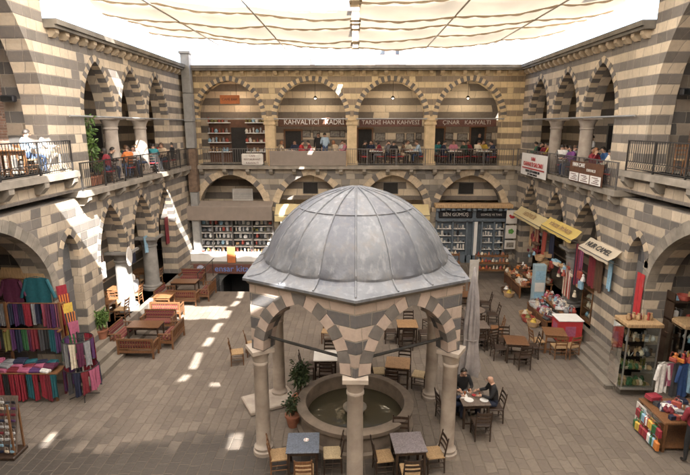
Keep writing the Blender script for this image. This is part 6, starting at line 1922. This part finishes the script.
# ---- glass vitrine on the right -------------------------------------------
VX, VY = 8.72, 14.4
T = thing('vitrine', 'tall glass vitrine with green goods and a wooden top at the near right bay', 'display case', (VX, VY, 0))
mb = MB(); mb.bevel_box(-.4,.36,-.2,.3,0,.24,.02); mb.build('base', M['step'], T)
mb = MB(); mb.bevel_box(-.5,.5,-.36,.36,.24,.32,.01); mb.build('floor', M['tin'], T)
for sx in (-1,1):
    for sy in (-1,1):
        mb = MB(); mb.box(sx*.47-.018,sx*.47+.018,sy*.33-.018,sy*.33+.018,.32,2.3); mb.build('corner_post', M['tin'], T)
mb = MB(); mb.bevel_box(-.54,.54,-.4,.4,2.3,2.42,.015); mb.build('top', M['tan_wood'], T)
for z in (.85,1.3,1.78):
    mb = MB(); mb.box(-.45,.45,-.3,.3,z,z+.012); mb.build('shelf', M['glass'], T)
mb = MB(); mb.box(-.452,.452,-.335,-.329,.33,2.29); mb.build('pane', M['glass'], T)
mb = MB(); mb.box(-.475,-.589,-.31,.31,.33,2.29); mb.build('pane', M['glass'], T)
mb = MB(); mb.box(-.452,.452,.325,.335,.33,2.29); mb.build('back_panel', M['dark'], T)
VIT = T
for z in (.322,.864,1.314,1.794):
    for q in range(9):
        for yy in (-.18,.08):
            good(rr.choice(('bottle','box','vase','pot','plate')), rr.choice(('green','green','olive','tan','cream')) if z < 1.3 else rr.choice(('silver','cream','dark brown','charcoal','tan')), VX-.38+.095*q, VY+yy, z, 'inside the glass vitrine', 'in the glass vitrine', None, .8)
for q in range(8): good(rr.choice(('vase','bottle','jug')), rr.choice(('dark brown','maroon','tan','brick red')), VX-.36+.1*q, VY+.05*((q % 3)-1), 2.421, 'standing on top of the glass vitrine', 'on top of the glass vitrine', None, .85)
# strip lamp? none; shelves in the bay behind
T = thing('shop_shelves', 'dark shop shelves full of goods inside the near right bay', 'shelf', (11.6, 14.85, 0))
for z in (.5,1.1,1.7,2.3,2.9):
    mb = MB(); mb.box(-1.8,1.8,-.3,.1,z,z+.04); mb.build('shelf', M['w_dark'], T)
for x in (-1.8,-.6,.6,1.76):
    mb = MB(); mb.box(x,x+.04,-.3,.1,0,3.2); mb.build('upright', M['w_dark'], T)
for z in (.541,1.141,1.741,2.341,2.941):
    q = -1.65
    while q < 1.7:
        good(rr.choice(('box','jug','plate','vase','bag','basket')), rr.choice(('silver','light blue','grey','dark brown','tan','brick red','charcoal','white')), 11.6+q, 14.72, z, 'on the dark shelves inside the near right bay', 'on the near right shelves', rr.uniform(-.2,.2), rr.uniform(.9,1.15)); q += rr.uniform(.2,.3)
dup(VIT, (10.35, 14.3, 0), 0, 'second glass vitrine with silver grey goods, farther in behind the wooden topped one')
for z in (.322,.864,1.314,1.794):
    for q in range(8):
        good(rr.choice(('bottle','box','vase','pot','plate')), rr.choice(('silver','grey','white','light blue','yellow')), 10.35-.36+.1*q, 14.3+rr.uniform(-.2,.15), z, 'inside the second glass vitrine', 'in the second glass vitrine', None, .85)
# ---- bag stall at the lower right ------------------------------------------
T = thing('stall_table', 'low stall of bright bags and cloths at the lower right edge', 'stall', (8.5, 11.8, 0))
mb = MB(); mb.bevel_box(-.62,.75,-.45,.75,.80,.86,.01); mb.build('top', M['w_mid'], T)
for sx in (-.55,.68):
    for sy in (-.4,.68):
        mb = MB(); mb.box(sx-.03,sx+.03,sy-.03,sy+.03,0,.8); mb.build('leg', M['w_mid'], T)
mb = MB(); mb.bevel_box(-.66,-.632,.3,.74,.04,.78,.01); mb.build('side_panel', M['offwhite'], T)
mb = MB(); mb.box(-.62,.7,-.4,.7,.1,.13); mb.build('low_shelf', M['w_mid'], T)
cs = ('crimson','green','orange','yellow','red' if False else 'brick red','white','light blue','green','crimson')
for q in range(9):
    good('bag', cs[q % 9], 7.80, 11.42+.11*q, .42, 'propped along the court side of the bag stall', 'along the bag stall', PI/2+rr.uniform(-.2,.2), .9)
    good('bag', cs[(q*4+2) % 9], 7.78, 11.42+.11*q, .06, 'low along the court side of the bag stall', 'low along the bag stall', PI/2+rr.uniform(-.2,.2), .95)
for q in range(26):
    good(rr.choice(('fold','purse','bag','box','bundle')) if q > 3 else 'fold', rr.choice(('maroon','charcoal','grey','navy','white','brick red','purple','silver')), rr.uniform(8.05,9.1), rr.uniform(11.45,12.4), .862, 'on top of the bag stall', 'on top of the bag stall', None, .9)
good('fold','crimson',8.15,12.35,.95,'on the far corner of the bag stall','on the bag stall corner',.2,1.2)
T = thing('hanging_rail', 'metal rail hung with bags and clothes behind the bag stall', 'rack', (9.15, 12.9, 0))
for s in (-1,1):
    mb = MB(); mb.tube((s*.6,0,0),(s*.6,0,1.75),.02,.02,8); mb.build('post', M['tin'], T)
    mb = MB(); mb.tube((s*.6,-.25,.02),(s*.6,.25,.02),.02,.02,6); mb.build('foot', M['tin'], T)
mb = MB(); mb.tube((-.65,0,1.75),(.65,0,1.75),.02,.02,8); mb.build('crossbar', M['tin'], T)
for q,(c,w,h) in enumerate((('white',.3,.9),('pink',.24,.7),('charcoal',.3,1.0),('blue',.34,1.0),('light blue',.3,.9),('black',.3,1.0))):
    hung('shirt' if q in (0,3) else 'cloth', c, w, h, 9.15-.5+.2*q, 12.86, 1.74, .1, 'on the rail behind the bag stall', 'on the bag stall rail')
for q in range(10): good('doll' if q % 2 else 'purse', rr.choice(('crimson','pink','orange','brick red')), 8.9+.09*q, 12.9+.05*math.sin(q*2), 1.77, 'heaped along the top of the rail behind the bag stall', 'on top of the bag rail', None, 1.1)

# ---- left arcade goods ------------------------------------------------------
for c, w, h, y, z, lab in (('dark brown',.5,1.2,18.1,3.5,'hanging rug'),('crimson',.45,1.3,25.6,3.6,'hanging rug'),('maroon',.5,1.4,25.0,3.6,'hanging rug'),('light blue',.4,.8,22.3,3.2,'hanging cloth'),('navy',.5,1.0,20.9,3.3,'hanging rug')):
    hung('cloth', c, w, h, LX-.35, y, z, PI/2, 'in the arches of the left arcade', 'in the left arcade', lab)

# ------------------------------------------------------------------ plants and parasol
def leafmat(name, c1, c2):
    t = NT(name); v = t.pos()
    oi = t.noise(7, 3, v)
    t.l.new(t.mix(t.ramp(oi, .3, .7), c1, c2), t.b.inputs['Base Color']); t.b.inputs['Roughness'].default_value = .55
    return t.mat
M['leaf'] = leafmat('fresh_green_leaf', (.045,.10,.02), (.12,.19,.045)); M['leaf_d'] = leafmat('dark_leaf', (.02,.045,.015), (.06,.09,.035))
M['bark'] = mat('bark', (.11,.08,.055), .9, .3, 15); M['terra'] = mat('terracotta_pot', (.30,.12,.07), .8, .25, 6, bump=.003)
def plant(label, x, y, z, h, r, nl, ls, lm, pot=True, stem_h=.3, tall=False, seed=1):
    rr = random.Random(seed)
    T = thing('potted_plant', label, 'plant', (x,y,z))
    if pot:
        mb = MB(); mb.lathe([(.14,0),(.2,.3),(.225,.31),(.225,.36),(.19,.36),(.18,.3)], 20); mb.build('pot', M['terra'], T, True)
    z0 = .33 if pot else 0
    mb = MB(); lf = MB()
    tips = []
    for k in range(9 if not tall else 5):
        a = rr.uniform(0,6.28); b = Vector((.03*math.cos(a), .03*math.sin(a), z0))
        q = Vector((r*.65*math.cos(a)*rr.uniform(.3,1), r*.65*math.sin(a)*rr.uniform(.3,1), z0+h*rr.uniform(.5,.95)))
        m_ = (b+q)/2+Vector((0,0,h*.08)); mb.tube(b, m_, .014, .010, 5); mb.tube(m_, q, .010, .004, 5); tips += [m_, (m_+q)/2, q]
    for _ in range(nl):
        t_ = rr.choice(tips); d = Vector((rr.gauss(0,1), rr.gauss(0,1), rr.gauss(.25,.8))).normalized()
        p = t_+d*rr.uniform(.02,.34*r+.03)
        u = Vector((rr.gauss(0,1), rr.gauss(0,1), rr.gauss(0,.6))).normalized(); w = u.cross(d)
        if w.length < .1: continue
        w.normalize(); u = (d*.6+u*.5).normalized(); s = ls*rr.uniform(.7,1.3)
        lf.add([p, p+u*s*.5+w*s*.2+Vector((0,0,.02*s)), p+u*s-Vector((0,0,s*.15)), p+u*s*.5-w*s*.2+Vector((0,0,.02*s))], [(0,1,2,3)])
    mb.build('stem', M['bark'], T); lf.build('foliage', lm, T)
    return T
plant('round green potted shrub in a terracotta pot at the edge of the left terrace', LX+.05, 16.95, PZ, .75, .42, 900, .13, M['leaf'], seed=3)
plant('slender potted tree with fresh leaves behind the left gallery railing', LX-.15, 17.8, GZ, 2.2, .45, 700, .17, M['leaf'], tall=True, seed=5)
plant('dark leggy oleander in a pot beside the basin inside the kiosk', -1.62, 13.3, 0, 1.1, .38, 620, .13, M['leaf_d'], seed=8)
plant('small dark potted shrub low at the left of the basin', -1.7, 12.35, 0, .55, .3, 300, .11, M['leaf_d'], seed=9)
plant('small potted plant on the left gallery floor beneath the slender tree', LX-.15, 18.2, GZ, .6, .3, 200, .12, M['leaf'], seed=12)

T = thing('parasol', 'closed grey white parasol standing between the kiosk and the table row', 'parasol', (3.52, 13.95, 0))
mb = MB(); mb.tube((0,0,0),(0,0,4.15),.025,.02,10); mb.build('pole', M['tin'], T)
mb = MB(); mb.lathe([(.32,0),(.32,.07),(.08,.1),(.06,.22)], 24); mb.build('base', M['trim_dark'], T, True)
mb = MB(); NF = 8; n = NF*6; P = []; F = []
pr = [(4.2,.02),(4.1,.055),(3.8,.10),(3.3,.15),(2.8,.19),(2.2,.22),(1.9,.2),(1.75,.21),(1.3,.27),(.95,.31),(.8,.30)]
for z, r_ in pr:
    for i in range(n):
        a = 2*PI*i/n
        k = 1+.55*min(1, (4.2-z)/.8)*math.sin(NF*a+.25*math.sin(z*3))*(.6+.4*math.sin(a*2+z))
        P.append((.8*r_*k*math.cos(a), .8*r_*k*math.sin(a), z+(.06*math.sin(a*3) if z < 1 else 0)))
for j in range(len(pr)-1):
    for i in range(n): F.append((j*n+i, (j+1)*n+i, (j+1)*n+(i+1) % n, j*n+(i+1) % n))
mb.add(P, F); M['parasol'] = mat('parasol_cloth', (.36,.33,.325), .9, .3, 3); mb.build('cloth', M['parasol'], T, True)
mb = MB(); mb.path([(.185*math.cos(a), .185*math.sin(a), 1.95) for a in [2*PI*i/20 for i in range(21)]], .012, 5); mb.build('tie_band', M['parasol'], T)
